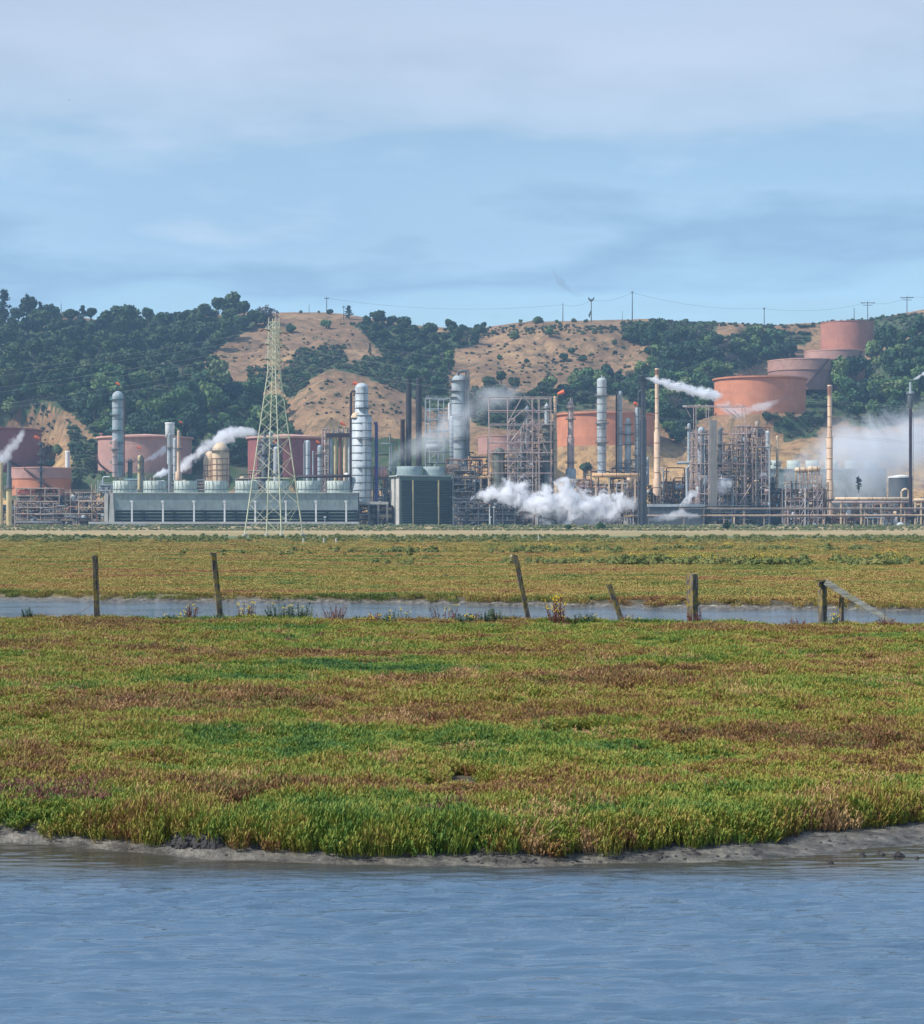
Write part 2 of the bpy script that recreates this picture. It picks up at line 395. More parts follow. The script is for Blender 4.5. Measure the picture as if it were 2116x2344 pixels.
gu, gy = np.meshgrid(us, yy); gx = gu * np.maximum(gy, 34) if False else gu * np.abs(np.where(np.abs(gy) < 10, 10, gy))
gz = marsh_z(gx, np.maximum(gy, 1.0)); gz = np.where(gy < 5, -1.1, gz); gz = np.where(gy > 940, 1.9, gz)
nx, ny = len(us), len(yy); ii = np.arange(nx * ny).reshape(ny, nx)
fq = np.stack([ii[:-1, :-1], ii[:-1, 1:], ii[1:, 1:], ii[1:, :-1]], -1).reshape(-1, 4)

t = NT('marsh_soil_and_meadow'); p = t.pos(); sp = t.n('ShaderNodeSeparateXYZ'); t.l(p, sp.inputs[0]); Yc_, Zc_ = sp.outputs[1], sp.outputs[2]
mud_n = t.noise(p, 6, 6, .7); mudc = t.ramp(mud_n, [(.35, (.045, .042, .038)), (.5, (.11, .102, .09)), (.66, (.20, .185, .155))])
crust = t.noise(p, 2.2, 4, .6)
mudc = t.mix(t.math('MULTIPLY', t.mapr(crust, .56, .68), t.mapr(Zc_, -.2, -.15)), mudc, (.36, .34, .26))
lit = t.noise(p, 5, 5, .7); litc = t.ramp(lit, [(.35, (.035, .035, .018)), (.6, (.09, .07, .04))])
m1 = t.noise(p, .045, 5, .6, scl=(.6, 1.4, 1)); m2 = t.noise(p, .5, 5, .7, scl=(.5, 1.4, 1)); mm = t.math('ADD', t.math('MULTIPLY', m1, .5), t.math('MULTIPLY', m2, .5))
mead = t.ramp(mm, [(.36, (.10, .125, .045)), (.45, (.20, .18, .07)), (.52, (.28, .21, .09)), (.6, (.31, .185, .09)), (.68, (.26, .125, .075))])
mead2 = t.ramp(mm, [(.36, (.15, .15, .05)), (.5, (.27, .21, .085)), (.66, (.36, .25, .10))])
mead = t.mix(t.mapr(Yc_, 210, 330), mead, mead2)
hedge = t.ramp(t.noise(p, .35, 5, .7, scl=(.6, .35, 1)), [(.36, (.05, .075, .03)), (.5, (.10, .13, .045)), (.64, (.17, .18, .06))])
mead = t.mix(t.math('MULTIPLY', t.mapr(t.math('ADD', Yc_, t.math('MULTIPLY', mm, 40)), 268, 285), t.mapr(Yc_, 440, 425)), mead, hedge)
tan_ = t.ramp(mm, [(.38, (.13, .15, .055)), (.46, (.28, .22, .10)), (.58, (.40, .27, .135))])
mead = t.mix(t.mapr(t.math('ADD', Yc_, t.math('MULTIPLY', mm, 160)), 535, 600), mead, tan_)
pad = t.ramp(mm, [(.4, (.09, .09, .08)), (.6, (.19, .17, .14))])
mead = t.mix(t.mapr(Yc_, 845, 870), mead, pad)
c = t.mix(t.mapr(Yc_, 62, 72), litc, mead)
c = t.mix(t.mapr(Zc_, -.10, -.145), c, mudc)
hgt = t.math('ADD', mud_n, t.math('MULTIPLY', t.noise(p, 30, 3, .6), .3))
b = t.bsdf(c, t.mapr(Zc_, -.24, -.17, .22, .8), 0, t.bump(hgt, .8, .04), spec=.4)
ground = link('ground', np_mesh('ground', np.stack([gx, gy, gz], -1).reshape(-1, 3), fq, t.m, True)); tag(ground, kind='structure')

# ------------------------------------------------------------------ water
def water_mat(name, sx, amp, deep):
    t = NT(name); p = t.pos()
    a = t.noise(p, 1.0, 3, .55, scl=(1.1 * sx, 5.0 * sx, 1), dist=.3)
    b = t.noise(p, 1.0, 4, .6, scl=(3.2 * sx, 15 * sx, 1), dist=.2)
    g = t.noise(p, .5, 2, .5, scl=(.4, 1, 1))
    h = t.math('ADD', t.math('MULTIPLY', a, 1.0), t.math('MULTIPLY', b, .36))
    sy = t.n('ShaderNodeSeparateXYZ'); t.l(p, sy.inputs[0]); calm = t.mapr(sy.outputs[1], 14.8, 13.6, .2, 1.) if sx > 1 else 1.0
    bm = t.n('ShaderNodeBump'); bm.inputs['Distance'].default_value = amp; t.l(h, bm.inputs['Height'])
    t.l(t.math('MULTIPLY', t.mapr(g, .38, .66, .45, 1.), calm), bm.inputs['Strength'])
    if sx > 1: deep = t.mix(t.mapr(sy.outputs[1], 13.7, 14.9), deep, (.055, .052, .042))  # murky shallows; the bank's dark reflection is painted into this colour too
    t.bsdf(deep, .05, 0, bm.outputs[0], spec=.5, IOR=1.75); return t.m
def sheet(name, pts, z, m):
    me = bpy.data.meshes.new(name); me.from_pydata([(x, y, z) for x, y in pts], [], [tuple(range(len(pts)))]); me.materials.append(m)
    return tag(link(name, me), kind='structure')
wx = np.concatenate([np.array([-60., -30, -14, -8]), np.arange(-5.2, 5.2, .04), np.array([5.2, 8., 14, 30, 60])]); wy = np.concatenate([np.array([-60., 0, 5]), np.arange(7.2, 9, .03), np.arange(9, 16.6, .018), np.array([16.6, 18, 24.])])
qx, qy = np.meshgrid(wx, wy); calm_ = .30 + .70 * np.clip((14.75 - qy - .25 * np.abs(qx - .3) ** .9) / .9, 0, 1); inn = (np.abs(qx) < 5.2) & (qy > 7.2) & (qy < 16.6)
warp = fbm(qx * .6, qy * 1.1, 301) * 1.3
wh = .046 * (fbm(qx * 1.3 + warp, qy * 7.6 + warp, 302, 3) - .45) + .066 * (fbm(qx * 2.7 + warp, qy * 14.5, 306, 2) - .4)
gust = .55 + .9 * fbm(qx * .35, qy * .7, 320); wz = WATER + np.where(inn, wh * calm_ * gust, 0)
nx, ny = len(wx), len(wy); ii = np.arange(nx * ny).reshape(ny, nx)
fq = np.stack([ii[:-1, :-1], ii[:-1, 1:], ii[1:, 1:], ii[1:, :-1]], -1).reshape(-1, 4)
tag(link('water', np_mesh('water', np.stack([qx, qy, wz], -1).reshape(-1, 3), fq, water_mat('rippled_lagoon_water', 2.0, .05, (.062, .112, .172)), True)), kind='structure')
sheet('tidal_channel', [(-130, 44), (130, 44), (130, 70), (-130, 70)], WATER, water_mat('rippled_channel_water', .8, .03, (.075, .135, .20)))

# ================================================================== FOLIAGE MESHES
def foliage_mat(name, stops, rough=.75, spec=.25, world=None, jitter=.35):
    """leaf colour: every plant its own tone, patches over the field where world scale is given"""
    t = NT(name); oi = t.n('ShaderNodeObjectInfo'); rnd = oi.outputs['Random']
    if world:
        p = t.pos(); n1 = t.noise(p, world, 4, .62, scl=(.7, 1.15, .3)); n2 = t.noise(p, world * 5.5, 3, .6, scl=(.8, 1.1, .3))
        f = t.math('ADD', t.math('MULTIPLY', n1, .74), t.math('MULTIPLY', n2, .26))
        f = t.math('ADD', t.mapr(f, .34, .68, 0, 1, False), t.math('MULTIPLY', t.math('SUBTRACT', rnd, .5), jitter))
        f = t.math('ADD', f, t.math('MULTIPLY', t.math('SUBTRACT', t.noise(p, world * 45, 3, .7), .5), .9))
    else: 
        p = t.obj(); f = t.math('ADD', rnd, t.math('MULTIPLY', t.math('SUBTRACT', t.noise(p, 1.6, 3, .6), .5), .9))
    c = t.ramp(f, stops)
    t.bsdf(c, rough, 0, None, spec=spec); return t.m
m_oak = foliage_mat('oak_leaves', [(0, (.018, .045, .028)), (.30, (.028, .07, .034)), (.55, (.05, .115, .04)), (.8, (.10, .17, .05)), (1, (.14, .18, .07))])
m_gry = foliage_mat('gray_brush_twigs', [(0, (.06, .055, .06)), (.5, (.10, .09, .075)), (1, (.085, .105, .06))])
m_pine = foliage_mat('pine_needles', [(0, (.015, .035, .028)), (1, (.03, .06, .035))])
m_shrub = foliage_mat('coyote_brush_leaves', [(0, (.035, .07, .032)), (.5, (.06, .105, .04)), (1, (.12, .14, .055))])
m_bark = metal('tree_bark', (.075, .06, .048))
def lobes_tree(seed, nl=9, nq=900, flat=.78, q=.12, trunk=.5, inner=True):
    """crown of leaf clumps round several boughs, on a forked trunk; crown radius about 1"""
    r = np.random.default_rng(seed); V = []; Fq = []; mi = []
    cs = []
    for i in range(nl):
        a = r.uniform(0, 2 * math.pi); d = r.uniform(.15, .62); h = r.uniform(.35, 1.15) * flat
        cs.append((d * math.cos(a), d * math.sin(a), trunk + h - d * .25, r.uniform(.30, .50)))
    cs.append((0, 0, trunk + .75 * flat, .55))
    for k in range(nq):
        cx, cy, cz, rr = cs[r.integers(len(cs))]
        d = r.normal(size=3); d /= np.linalg.norm(d); d[2] *= .85
        c = np.array([cx, cy, cz]) + d * rr * r.uniform(.72, 1.08)
        if c[2] < trunk * .35: continue
        n = d * .8 + r.normal(size=3) * .7; n /= np.linalg.norm(n)
        u = np.cross(n, r.normal(size=3)); u /= np.linalg.norm(u); w = np.cross(n, u); s = q * r.uniform(.5, 1.2)
        b = len(V); V += [c - u * s - w * s * .6, c + u * s - w * s * .7, c + u * s * .8 + w * s * .8, c - u * s * .9 + w * s * .6]; Fq.append((b, b + 1, b + 2, b + 3)); mi.append(0)
    if inner:
        for (cx, cy, cz, rr) in cs:
            b = len(V); n = 7
            for j, (zz, q_) in enumerate(((-.62, .45), (-.1, .8), (.45, .62), (.72, .12))):
                V += [np.array([cx + rr * q_ * math.cos(2 * math.pi * k / n + j), cy + rr * q_ * math.sin(2 * math.pi * k / n + j), cz + rr * zz]) for k in range(n)]
            for j in range(3):
                for k in range(n):
                    k2 = (k + 1) % n; Fq.append((b + j * n + k, b + j * n + k2, b + (j + 1) * n + k2, b + (j + 1) * n + k)); mi.append(0)
    def limb(a, c, r0, r1):
        b = len(V); a = np.array(a); c = np.array(c); n = 5
        for pt, rr in ((a, r0), (c, r1)):
            V.extend([pt + np.array([rr * math.cos(2 * math.pi * k / n), rr * math.sin(2 * math.pi * k / n), 0]) for k in range(n)])
        for k in range(n): k2 = (k + 1) % n; Fq.append((b + k, b + k2, b + n + k2, b + n + k)); mi.append(1)
    if trunk > 0:
        limb((0, 0, -.25), (.03, .02, trunk * .7), .09, .07)
        for i in range(4): limb((.03, .02, trunk * .62), cs[i][:3], .05, .02)
    return np.array(V), np.array(Fq), np.array(mi)
def pine_tree(seed, nq=700, cone=True, trunkh=.7):
    r = np.random.default_rng(seed); V = []; Fq = []; mi = []; Hh = 3.2
    nb = 26
    for i in range(nb):
        t_ = (i / nb) ** .9; z = trunkh + t_ * (Hh - trunkh); ln = (1.05 - t_ * .9) * r.uniform(.55, 1.15) if cone else r.uniform(.4, 1.0) * (.35 + math.sin(t_ * 3.0) * .7)
        a = r.uniform(0, 6.283)
        for k in range(nq // nb):
            s = r.uniform(.1, 1) ; c = np.array([math.cos(a) * ln * s, math.sin(a) * ln * s, z - s * .12]) + r.normal(size=3) * (.09, .09, .06)
            u = r.normal(size=3); u /= np.linalg.norm(u); w = np.cross(u, r.normal(size=3)); w /= np.linalg.norm(w); q = .10 * r.uniform(.6, 1.3)
            b = len(V); V += [c - u * q - w * q * .5, c + u * q - w * q * .5, c + u * q + w * q * .5, c - u * q + w * q * .5]; Fq.append((b, b + 1, b + 2, b + 3)); mi.append(0)
    b = len(V); n = 5
    for z, rr in ((-.2, .10), (Hh * .98, .02)): V += [np.array([rr * math.cos(2 * math.pi * k / n), rr * math.sin(2 * math.pi * k / n), z]) for k in range(n)]
    for k in range(n): k2 = (k + 1) % n; Fq.append((b + k, b + k2, b + n + k2, b + n + k)); mi.append(1)
    return np.array(V), np.array(Fq), np.array(mi)
OAKS = []
for s_ in range(7):
    v, f, mi = lobes_tree(100 + s_, nl=8 + s_ % 4, nq=1300, flat=.62 + .09 * (s_ % 4), trunk=.35 + .08 * (s_ % 3), q=.105); OAKS.append((v, f, mi))
for s_ in (120, 121, 122):
    v, f, mi = lobes_tree(s_, nl=5, nq=1100, flat=1.15, trunk=.55, q=.11); v = v * np.array([1.0, .9, 1.1]); OAKS.append((v, f, mi))
oak_me = [np_mesh('oak', v, f, [m_oak, m_bark], False, mi) for v, f, mi in OAKS]
gry_me = [np_mesh('leafless_tree', v, f, [m_gry, m_bark], False, mi) for v, f, mi in (lobes_tree(300, 7, 900, .9, .05, .5, False), lobes_tree(301, 8, 800, .8, .07, .4, False))]
pin_me = [np_mesh('pine', *(lambda q: (q[0], q[1], [m_pine, m_bark], False, q[2]))(pine_tree(s, 800, s % 2 == 0))) for s in (400, 401, 402)]
SHR = [lobes_tree(200 + i, 5, 260, .7, .15, .12, True) for i in range(4)]
shr_me = [np_mesh('shrub', v, f, [m_shrub, m_bark], False, mi) for v, f, mi in SHR]

def put_tree(kind, px, py, w, label, cat='tree', group=None, loc=None, hs=1.0, rot=None, sink=.12):
    """w: crown width in photograph pixels at its distance"""
    pos = loc or land(px, py)
    me = {'oak': oak_me, 'pine': pin_me, 'bare': gry_me, 'shrub': shr_me}[kind]; me = me[random.randrange(len(me) if group or kind != 'oak' else 7)]
    nm = {'oak': 'oak_tree', 'pine': 'pine_tree', 'bare': 'leafless_tree', 'shrub': 'shrub'}[kind]
    o = bpy.data.objects.new(nm, me); COL.objects.link(o)
    r_ = w / 2 / F * pos.y / (.95 if kind != 'pine' else 1.0)
    o.location = (pos.x, pos.y, pos.z - sink * r_); o.scale = (r_, r_, r_ * hs); o.rotation_euler = (0, 0, random.uniform(0, 6.28) if rot is None else rot)
    return tag(o, label, cat, group)

def inside(px, py, pg):
    n = len(pg); c = False; j = n - 1
    for i in range(n):
        if (pg[i][1] > py) != (pg[j][1] > py) and px < (pg[j][0] - pg[i][0]) * (py - pg[i][1]) / (pg[j][1] - pg[i][1]) + pg[i][0]: c = not c
        j = i
    return c
def scatter(pg, dmin, seed, tries=6000):
    r = random.Random(seed); x0, x1 = min(p[0] for p in pg), max(p[0] for p in pg); y0, y1 = min(p[1] for p in pg), max(p[1] for p in pg); out = []
    for _ in range(tries):
        a, b = r.uniform(x0, x1), r.uniform(y0, y1)
        if inside(a, b, pg) and all((a - c) ** 2 + ((b - d) * 1.5) ** 2 > dmin * dmin for c, d in out): out.append((a, b))
    return out

# ------------------------------------------------------------------ woods (the nearest and largest crowns are trees of their own)
WOODS = [
    ([(-60, 745), (0, 738), (110, 728), (260, 745), (330, 745), (400, 733), (480, 728), (560, 724), (592, 745), (545, 770), (505, 792), (455, 838), (520, 885), (600, 912),
      (655, 960), (670, 1010), (600, 1075), (440, 1060), (330, 1030), (240, 1030), (190, 975), (160, 945), (110, 920), (60, 955), (-60, 960)], 23, 150,
     'round dark green oak in the dense wood that covers the left hillside', 'oaks of the wood on the left hillside', (26, 74)),
    ([(1428, 780), (1480, 778), (1560, 776), (1640, 780), (1700, 795), (1790, 805), (1830, 825), (1800, 835), (1750, 830), (1640, 870), (1625, 940), (1560, 1010), (1500, 960), (1420, 905), (1330, 905), (1245, 900), (1300, 888), (1450, 862), (1500, 825), (1460, 790)], 23, 90,
     'dark green oak in the wood climbing the hill behind the tan stack', 'oaks of the wood on the right half of the hill', (26, 68)),
    ([(1905, 945), (1925, 895), (1990, 835), (2060, 785), (2130, 750), (2200, 745), (2200, 960), (2090, 955), (2010, 985), (1950, 975)], 30, 60,
     'bright sunlit oak on the right slope beside the tanks', 'oaks on the right slope beside the upper tanks', (32, 80)),
    ([(830, 735), (870, 738), (960, 755), (1050, 765), (1100, 762), (1090, 790), (1040, 800), (1030, 860), (1000, 910), (930, 870), (880, 800), (840, 775)], 26, 36,
     'dark oak in the gully between the two tan slopes', 'oaks in the gully between the tan slopes', (30, 48)),
    ([(1085, 905), (1130, 872), (1180, 900), (1250, 905), (1330, 905), (1380, 935), (1270, 945), (1180, 985), (1090, 975), (1060, 930)], 28, 24,
     'green oak growing low on the slope behind the steel gantry', 'oaks low on the slope behind the gantry', (30, 48)),
]
n_ind = 0; leftovers = []
for pg, dm, cap, lab, grp, (w0, w1) in WOODS:
    pts = scatter(pg, dm, int(dm * 10 + cap))
    pts.sort(key=lambda q: -q[1])
    for i, (a, b) in enumerate(pts):
        if i % 17 == 11 and i < cap: put_tree('bare', a, b, random.uniform(26, 44), 'grayish half-leafless tree among the green oaks of the hillside wood', 'tree', 'gray trees among the oaks', hs=.8); continue
        w = random.uniform(w0, w1)
        zone = ('low near the tanks', 'half way up', 'under the skyline')[0 if b > 900 else 1 if b > 810 else 2]
        if i < cap and n_ind < 292: put_tree('oak', a, b, w, lab.replace('wood that covers the left hillside', 'wood of the left hillside').replace('wood climbing the hill behind the tan stack', 'wood behind the tan stack') + ', ' + zone, 'tree', grp + ', ' + zone, hs=random.uniform(.7, 1.2)); n_ind += 1
        else: leftovers.append((a, b, w))
print('individual oaks', n_ind, 'left', len(leftovers))

def joined(name, templ, places, mats, label=None, cat=None, group=None, kind='stuff', origin=(0, 0, 0)):
    """many small plants that nobody would count, one mesh"""
    Vs, Fs, Ms = [], [], []; b = 0
    for (x, y, z, s, hs, a, k) in places:
        v, f, mi = templ[k % len(templ)]; ca, sa = math.cos(a), math.sin(a)
        w = np.stack([(v[:, 0] * ca - v[:, 1] * sa) * s + x, (v[:, 0] * sa + v[:, 1] * ca) * s + y, v[:, 2] * s * hs + z], -1)
        Vs.append(w); Fs.append(f + b); Ms.append(mi); b += len(v)
    o = link(name, np_mesh(name, np.concatenate(Vs), np.concatenate(Fs), mats, False, np.concatenate(Ms)))
    return tag(o, label, cat, group, kind)
# understorey: low brush between and under the oaks and over the hill
MINI = [lobes_tree(500 + i, 3, 60, .6, .26, .05, True) for i in range(5)]
BR = [  # polygon, count, size range in pixels, drawn as gray brush?
    (WOODS[0][0], 1100, (9, 22)), (WOODS[1][0], 900, (9, 22)), (WOODS[2][0], 300, (9, 22)), (WOODS[3][0], 420, (8, 20)), (WOODS[4][0], 320, (8, 18)), ([(1425, 745), (1480, 735), (1640, 742), (1640, 780), (1428, 785)], 420, (9, 22)),
    ([(650, 845), (690, 800), (780, 793), (800, 830), (765, 842), (715, 866), (665, 915), (640, 890)], 330, (9, 20)),
    ([(565, 845), (610, 838), (640, 850), (625, 880), (570, 870)], 70, (8, 18)),
    ([(750, 838), (800, 840), (840, 812), (900, 825), (960, 850), (1020, 870), (1040, 915), (1000, 950), (930, 905), (860, 872)], 420, (8, 18)),
    ([(805, 742), (850, 738), (960, 748), (930, 765), (1000, 850), (950, 870), (880, 820), (840, 770)], 380, (8, 16)),
    ([(1010, 752), (1270, 748), (1420, 750), (1420, 764), (1200, 768), (1100, 775), (1050, 785)], 260, (6, 14)),
    ([(1090, 835), (1190, 830), (1380, 790), (1400, 800), (1300, 870), (1190, 885), (1130, 860)], 60, (5, 13)),
    ([(1060, 800), (1100, 790), (1500, 770), (1460, 850), (1180, 870), (1080, 850)], 130, (4, 13)),
    ([(1500, 737), (1860, 745), (1860, 752), (1500, 744)], 160, (6, 12)), ([(1630, 768), (1860, 764), (1855, 785), (1790, 800), (1700, 790)], 200, (7, 14)),
    ([(1850, 742), (2116, 716), (2110, 745), (2000, 800), (2000, 745)], 200, (7, 15)),
    ([(150, 950), (200, 1010), (330, 1020), (330, 1075), (170, 1110), (160, 1010)], 300, (9, 20)),
    ([(60, 960), (110, 930), (140, 1050), (95, 1060)], 40, (7, 15)),
    ([(1830, 900), (1925, 885), (1900, 960), (1850, 1000), (1835, 950)], 160, (8, 18)),
    ([(1760, 955), (1860, 950), (1880, 1000), (1800, 1010), (1770, 985)], 90, (8, 16)),
    ([(500, 800), (800, 740), (820, 800), (700, 800), (620, 860), (520, 850)], 90, (4, 10)),
    ([(660, 930), (760, 860), (900, 880), (960, 920), (860, 1000), (680, 1000)], 110, (4, 12)),
]
pl = []; plg = []
rr = random.Random(5)
for pg, cnt, (s0, s1) in BR:
    x0, x1 = min(p[0] for p in pg), max(p[0] for p in pg); y0, y1 = min(p[1] for p in pg), max(p[1] for p in pg); k = 0
    while k < cnt:
        a, b = rr.uniform(x0, x1), rr.uniform(y0, y1)
        if not inside(a, b, pg): continue
        k += 1; q = land(a, b, st=3.0); s = rr.uniform(s0, s1) / 2 / F * q.y
        (plg if rr.random() < .3 else pl).append((q.x, q.y, q.z - .15 * s, s, rr.uniform(.7, 1.1), rr.uniform(0, 6.28), rr.randrange(5)))
m_br = foliage_mat('hill_brush_leaves', [(0, (.03, .06, .03)), (.5, (.045, .085, .035)), (1, (.08, .11, .045))])
t = NT('hill_brush'); p = t.pos(); c = t.ramp(t.noise(p, .06, 5, .75), [(.36, (.022, .045, .028)), (.5, (.045, .085, .035)), (.64, (.085, .11, .045))]); t.bsdf(c, .8, 0, None, spec=.2); m_b1 = t.m
t = NT('gray_hill_brush'); p = t.pos(); c = t.ramp(t.noise(p, .09, 5, .75), [(.38, (.05, .045, .045)), (.52, (.09, .085, .06)), (.66, (.06, .085, .045))]); t.bsdf(c, .85, 0, None, spec=.1); m_b2 = t.m
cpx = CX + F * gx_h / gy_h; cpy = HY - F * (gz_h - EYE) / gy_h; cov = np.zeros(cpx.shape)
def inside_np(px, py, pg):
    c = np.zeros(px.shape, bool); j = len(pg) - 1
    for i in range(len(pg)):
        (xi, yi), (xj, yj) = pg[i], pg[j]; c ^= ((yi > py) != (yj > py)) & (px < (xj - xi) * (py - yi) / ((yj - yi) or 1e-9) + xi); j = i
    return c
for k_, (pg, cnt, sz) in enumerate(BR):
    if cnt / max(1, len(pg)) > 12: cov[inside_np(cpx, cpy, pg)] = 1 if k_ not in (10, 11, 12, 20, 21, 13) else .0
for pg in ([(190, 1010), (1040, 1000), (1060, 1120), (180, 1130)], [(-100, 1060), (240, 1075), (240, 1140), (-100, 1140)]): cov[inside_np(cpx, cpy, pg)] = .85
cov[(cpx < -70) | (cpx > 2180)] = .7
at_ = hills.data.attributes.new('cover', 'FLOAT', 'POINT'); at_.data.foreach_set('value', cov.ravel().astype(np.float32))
joined('hill_brush', MINI, pl, [m_b1, m_bark]); joined('gray_hill_brush', MINI, plg, [m_b2, m_bark])
if leftovers:
    lp = []
    for a, b, w in leftovers:
        q = land(a, b); s = w / 2 / F * q.y; lp.append((q.x, q.y, q.z - .1 * s, s, .9, a, int(a)))
    joined('woodland_on_the_ridge', OAKS, lp, [m_b1, m_bark])

# ------------------------------------------------------------------ single trees one can point at
T = put_tree
T('pine', 10, 748, 46, 'tall dark pine, leftmost tree on the skyline', hs=1.2); T('pine', 62, 745, 38, 'flat-topped dark pine on the skyline, second from the left edge', hs=1.2)
T('pine', 92, 748, 34, 'ragged leaning pine on the skyline left of the lone pole', hs=1.1); T('pine', 190, 748, 40, 'pointed dark conifer on the skyline right of the lone pole', hs=.8)
T('oak', 258, 752, 74, 'broad dark oak standing over the wood above the tall gray column', hs=.8); T('oak', 354, 738, 36, 'low round oak crown on the left skyline', hs=.7)
T('oak', 468, 728, 66, 'wide dome-shaped dark oak on the skyline left of the pylon', hs=.62); T('oak', 405, 732, 42, 'low spreading oak touching the wide domed oak on the skyline', hs=.6)
T('oak', 522, 742, 36, 'round oak on the skyline between domed oak and leafless tree'); T('oak', 548, 748, 34, 'second round oak just left of the leafless tree')
T('bare', 607, 745, 62, 'gray leafless spreading tree on the ridge behind the pylon top', hs=1.05)
T('oak', 666, 762, 30, 'oval bush-like oak on the tan slope right of the pylon top', hs=.9)
T('oak', 747, 752, 32, 'lone round oak on the open tan hilltop', hs=.85); T('oak', 757, 720, 17, 'small flat-crowned tree right of the thin ridge pole', hs=1.1)
T('pine', 799, 730, 30, 'dark pine beside the short pole on the tan hilltop', hs=.68); T('oak', 876, 735, 18, 'little round tree on the ridge right of the hilltop pine')
T('pine', 847, 818, 14, 'small thin pine standing on the tan slope above the white column', hs=1.5); T('shrub', 695, 888, 16, 'dark upright shrub on the bare knoll left of the white column', 'shrub', hs=1.3)
T('shrub', 709, 893, 8, 'tiny dark shrub right of the upright shrub on the knoll', 'shrub', hs=1.2)
T('oak', 1037, 762, 32, 'bushy oak on the ridge saddle, the left one of a touching pair', hs=1.0); T('oak', 1058, 764, 28, 'bushy oak on the ridge saddle, the right one of a touching pair')
T('oak', 1107, 752, 18, 'low dark bush oak on the ridge right of the saddle'); T('oak', 1193, 741, 12, 'tiny round tree alone on the right ridge line')
T('oak', 1178, 778, 28, 'round oak at the upper edge of the broad right tan slope'); T('oak', 1257, 772, 30, 'dark oak at the upper edge of the right slope, with a bush below it')
T('oak', 1144, 825, 16, 'small round green bush alone on the right tan slope, far left'); T('oak', 1205, 832, 15, 'small dark round bush in the middle of the right tan slope')
T('oak', 1310, 810, 22, 'dark round bush topmost of the cluster on the right tan slope'); T('oak', 1291, 828, 24, 'dark bush lower left of the cluster on the right tan slope')
T('shrub', 1335, 826, 28, 'grayish brush right of the bush cluster on the tan slope', 'shrub'); T('oak', 1408, 792, 20, 'upright oval bush high on the right tan slope'); T('oak', 1410, 813, 14, 'oval bush just under the upright oval bush')
T('oak', 1417, 863, 19, 'lone round bush low on the tan slope above the black flare stack'); T('shrub', 1456, 852, 10, 'small upright bush right of the lone round bush', 'shrub')
T('shrub', 1320, 852, 16, 'low bush on the middle of the tan slope, dark and flat', 'shrub'); T('shrub', 1375, 750, 12, 'small bush on the tan ridge under the tall pole', 'shrub')
T('oak', 1757, 976, 30, 'dense dark bush on the tan bank right of the large orange tank', hs=1.1); T('oak', 1800, 985, 34, 'spreading green bush next to the dense dark bush below the tank', hs=.8)
T('oak', 1550, 1018, 44, 'dark green oak on the tan bank right of the tall tan stack', hs=1.0); T('oak', 1530, 990, 36, 'green oak just above the oak on the tan bank', hs=.9)
T('oak', 132, 1045, 26, 'dark green bush on the tan patch between the left tanks', hs=1.5); T('oak', 118, 1070, 30, 'dark bush low on the tan patch beside the white vent', hs=.8)
T('shrub', 1345, 1084, 34, 'dark green bush beside the pinkish column under the orange tank', 'shrub', hs=1.1, loc=P(1345, 1078, 1000))
T('oak', 2108, 745, 30, 'dark oak at the right picture edge, top of the wooded slope')
T('pine', 1966, 1120, 20, 'dark narrow cypress in front of the hazy cooling tower', hs=1.1, loc=P(1966, 1125, 930))
for i, (a, b, w) in enumerate([(730, 713, 10), (690, 714, 12), (1230, 738, 30), (1275, 736, 14), (1312, 735, 16), (1343, 735, 14), (1438, 731, 6), (928, 744, 14), (1613, 738, 10), (1625, 737, 9), (1862, 742, 14), (2028, 728, 8)]):
    T('shrub', a, b + 3, w, 'low dark shrub on the bare ridge line against the sky', 'shrub', 'low shrubs along the ridge line')

# ================================================================== REFINERY
def windsock(parent, x, y, z, s=1.0, flip=-1):
    m = MB(); m.tube([(x, y, z - 2.2 * s), (x, y, z + .3 * s)], .07, 4); mast = m.build('windsock_mast', m_steel, parent)
    m = MB(); pts = [(x, y, z), (x + .9 * s * flip, y - .1, z + .35 * s), (x + 1.9 * s * flip, y - .2, z + .75 * s)]
    m.tube(pts, .5 * s, 8, rr=[.30 * s, .52 * s, .62 * s]); return m.build('windsock', m_sock, parent)

def platform(parent, cx, cy, z, r, a0=0, a1=360, rail=m_steel, deck=m_dgray, w=1.1):
    """ring walkway round a vessel with its railing"""
    n = 16; m = MB(); A = [R(a0 + (a1 - a0) * i / n) for i in range(n + 1)]
    vs = []
    for a in A:
        for q in (r, r + w):
            for e in (-.14, .14): vs.append((cx + q * math.cos(a), cy + q * math.sin(a), z + e))
    fs = []
    for i in range(n):
        b = i * 4; c = b + 4
        fs += [(b + 1, b + 3, c + 3, c + 1), (b, c, c + 2, b + 2), (b + 2, c + 2, c + 3, b + 3), (b + 1, c + 1, c, b)]
    fs += [(0, 2, 3, 1), (n * 4, n * 4 + 1, n * 4 + 3, n * 4 + 2)]
    m.add(vs, fs); dk = m.build('platform', deck, parent)
    m = MB(); q = r + w - .05
    for h in (.55, 1.1): m.tube([(cx + q * math.cos(a), cy + q * math.sin(a), z + h) for a in A], .05, 4)
    for a in A[::2]: m.beam((cx + q * math.cos(a), cy + q * math.sin(a), z), (cx + q * math.cos(a), cy + q * math.sin(a), z + 1.1), .09)
    m.build('railing', rail, dk); return dk

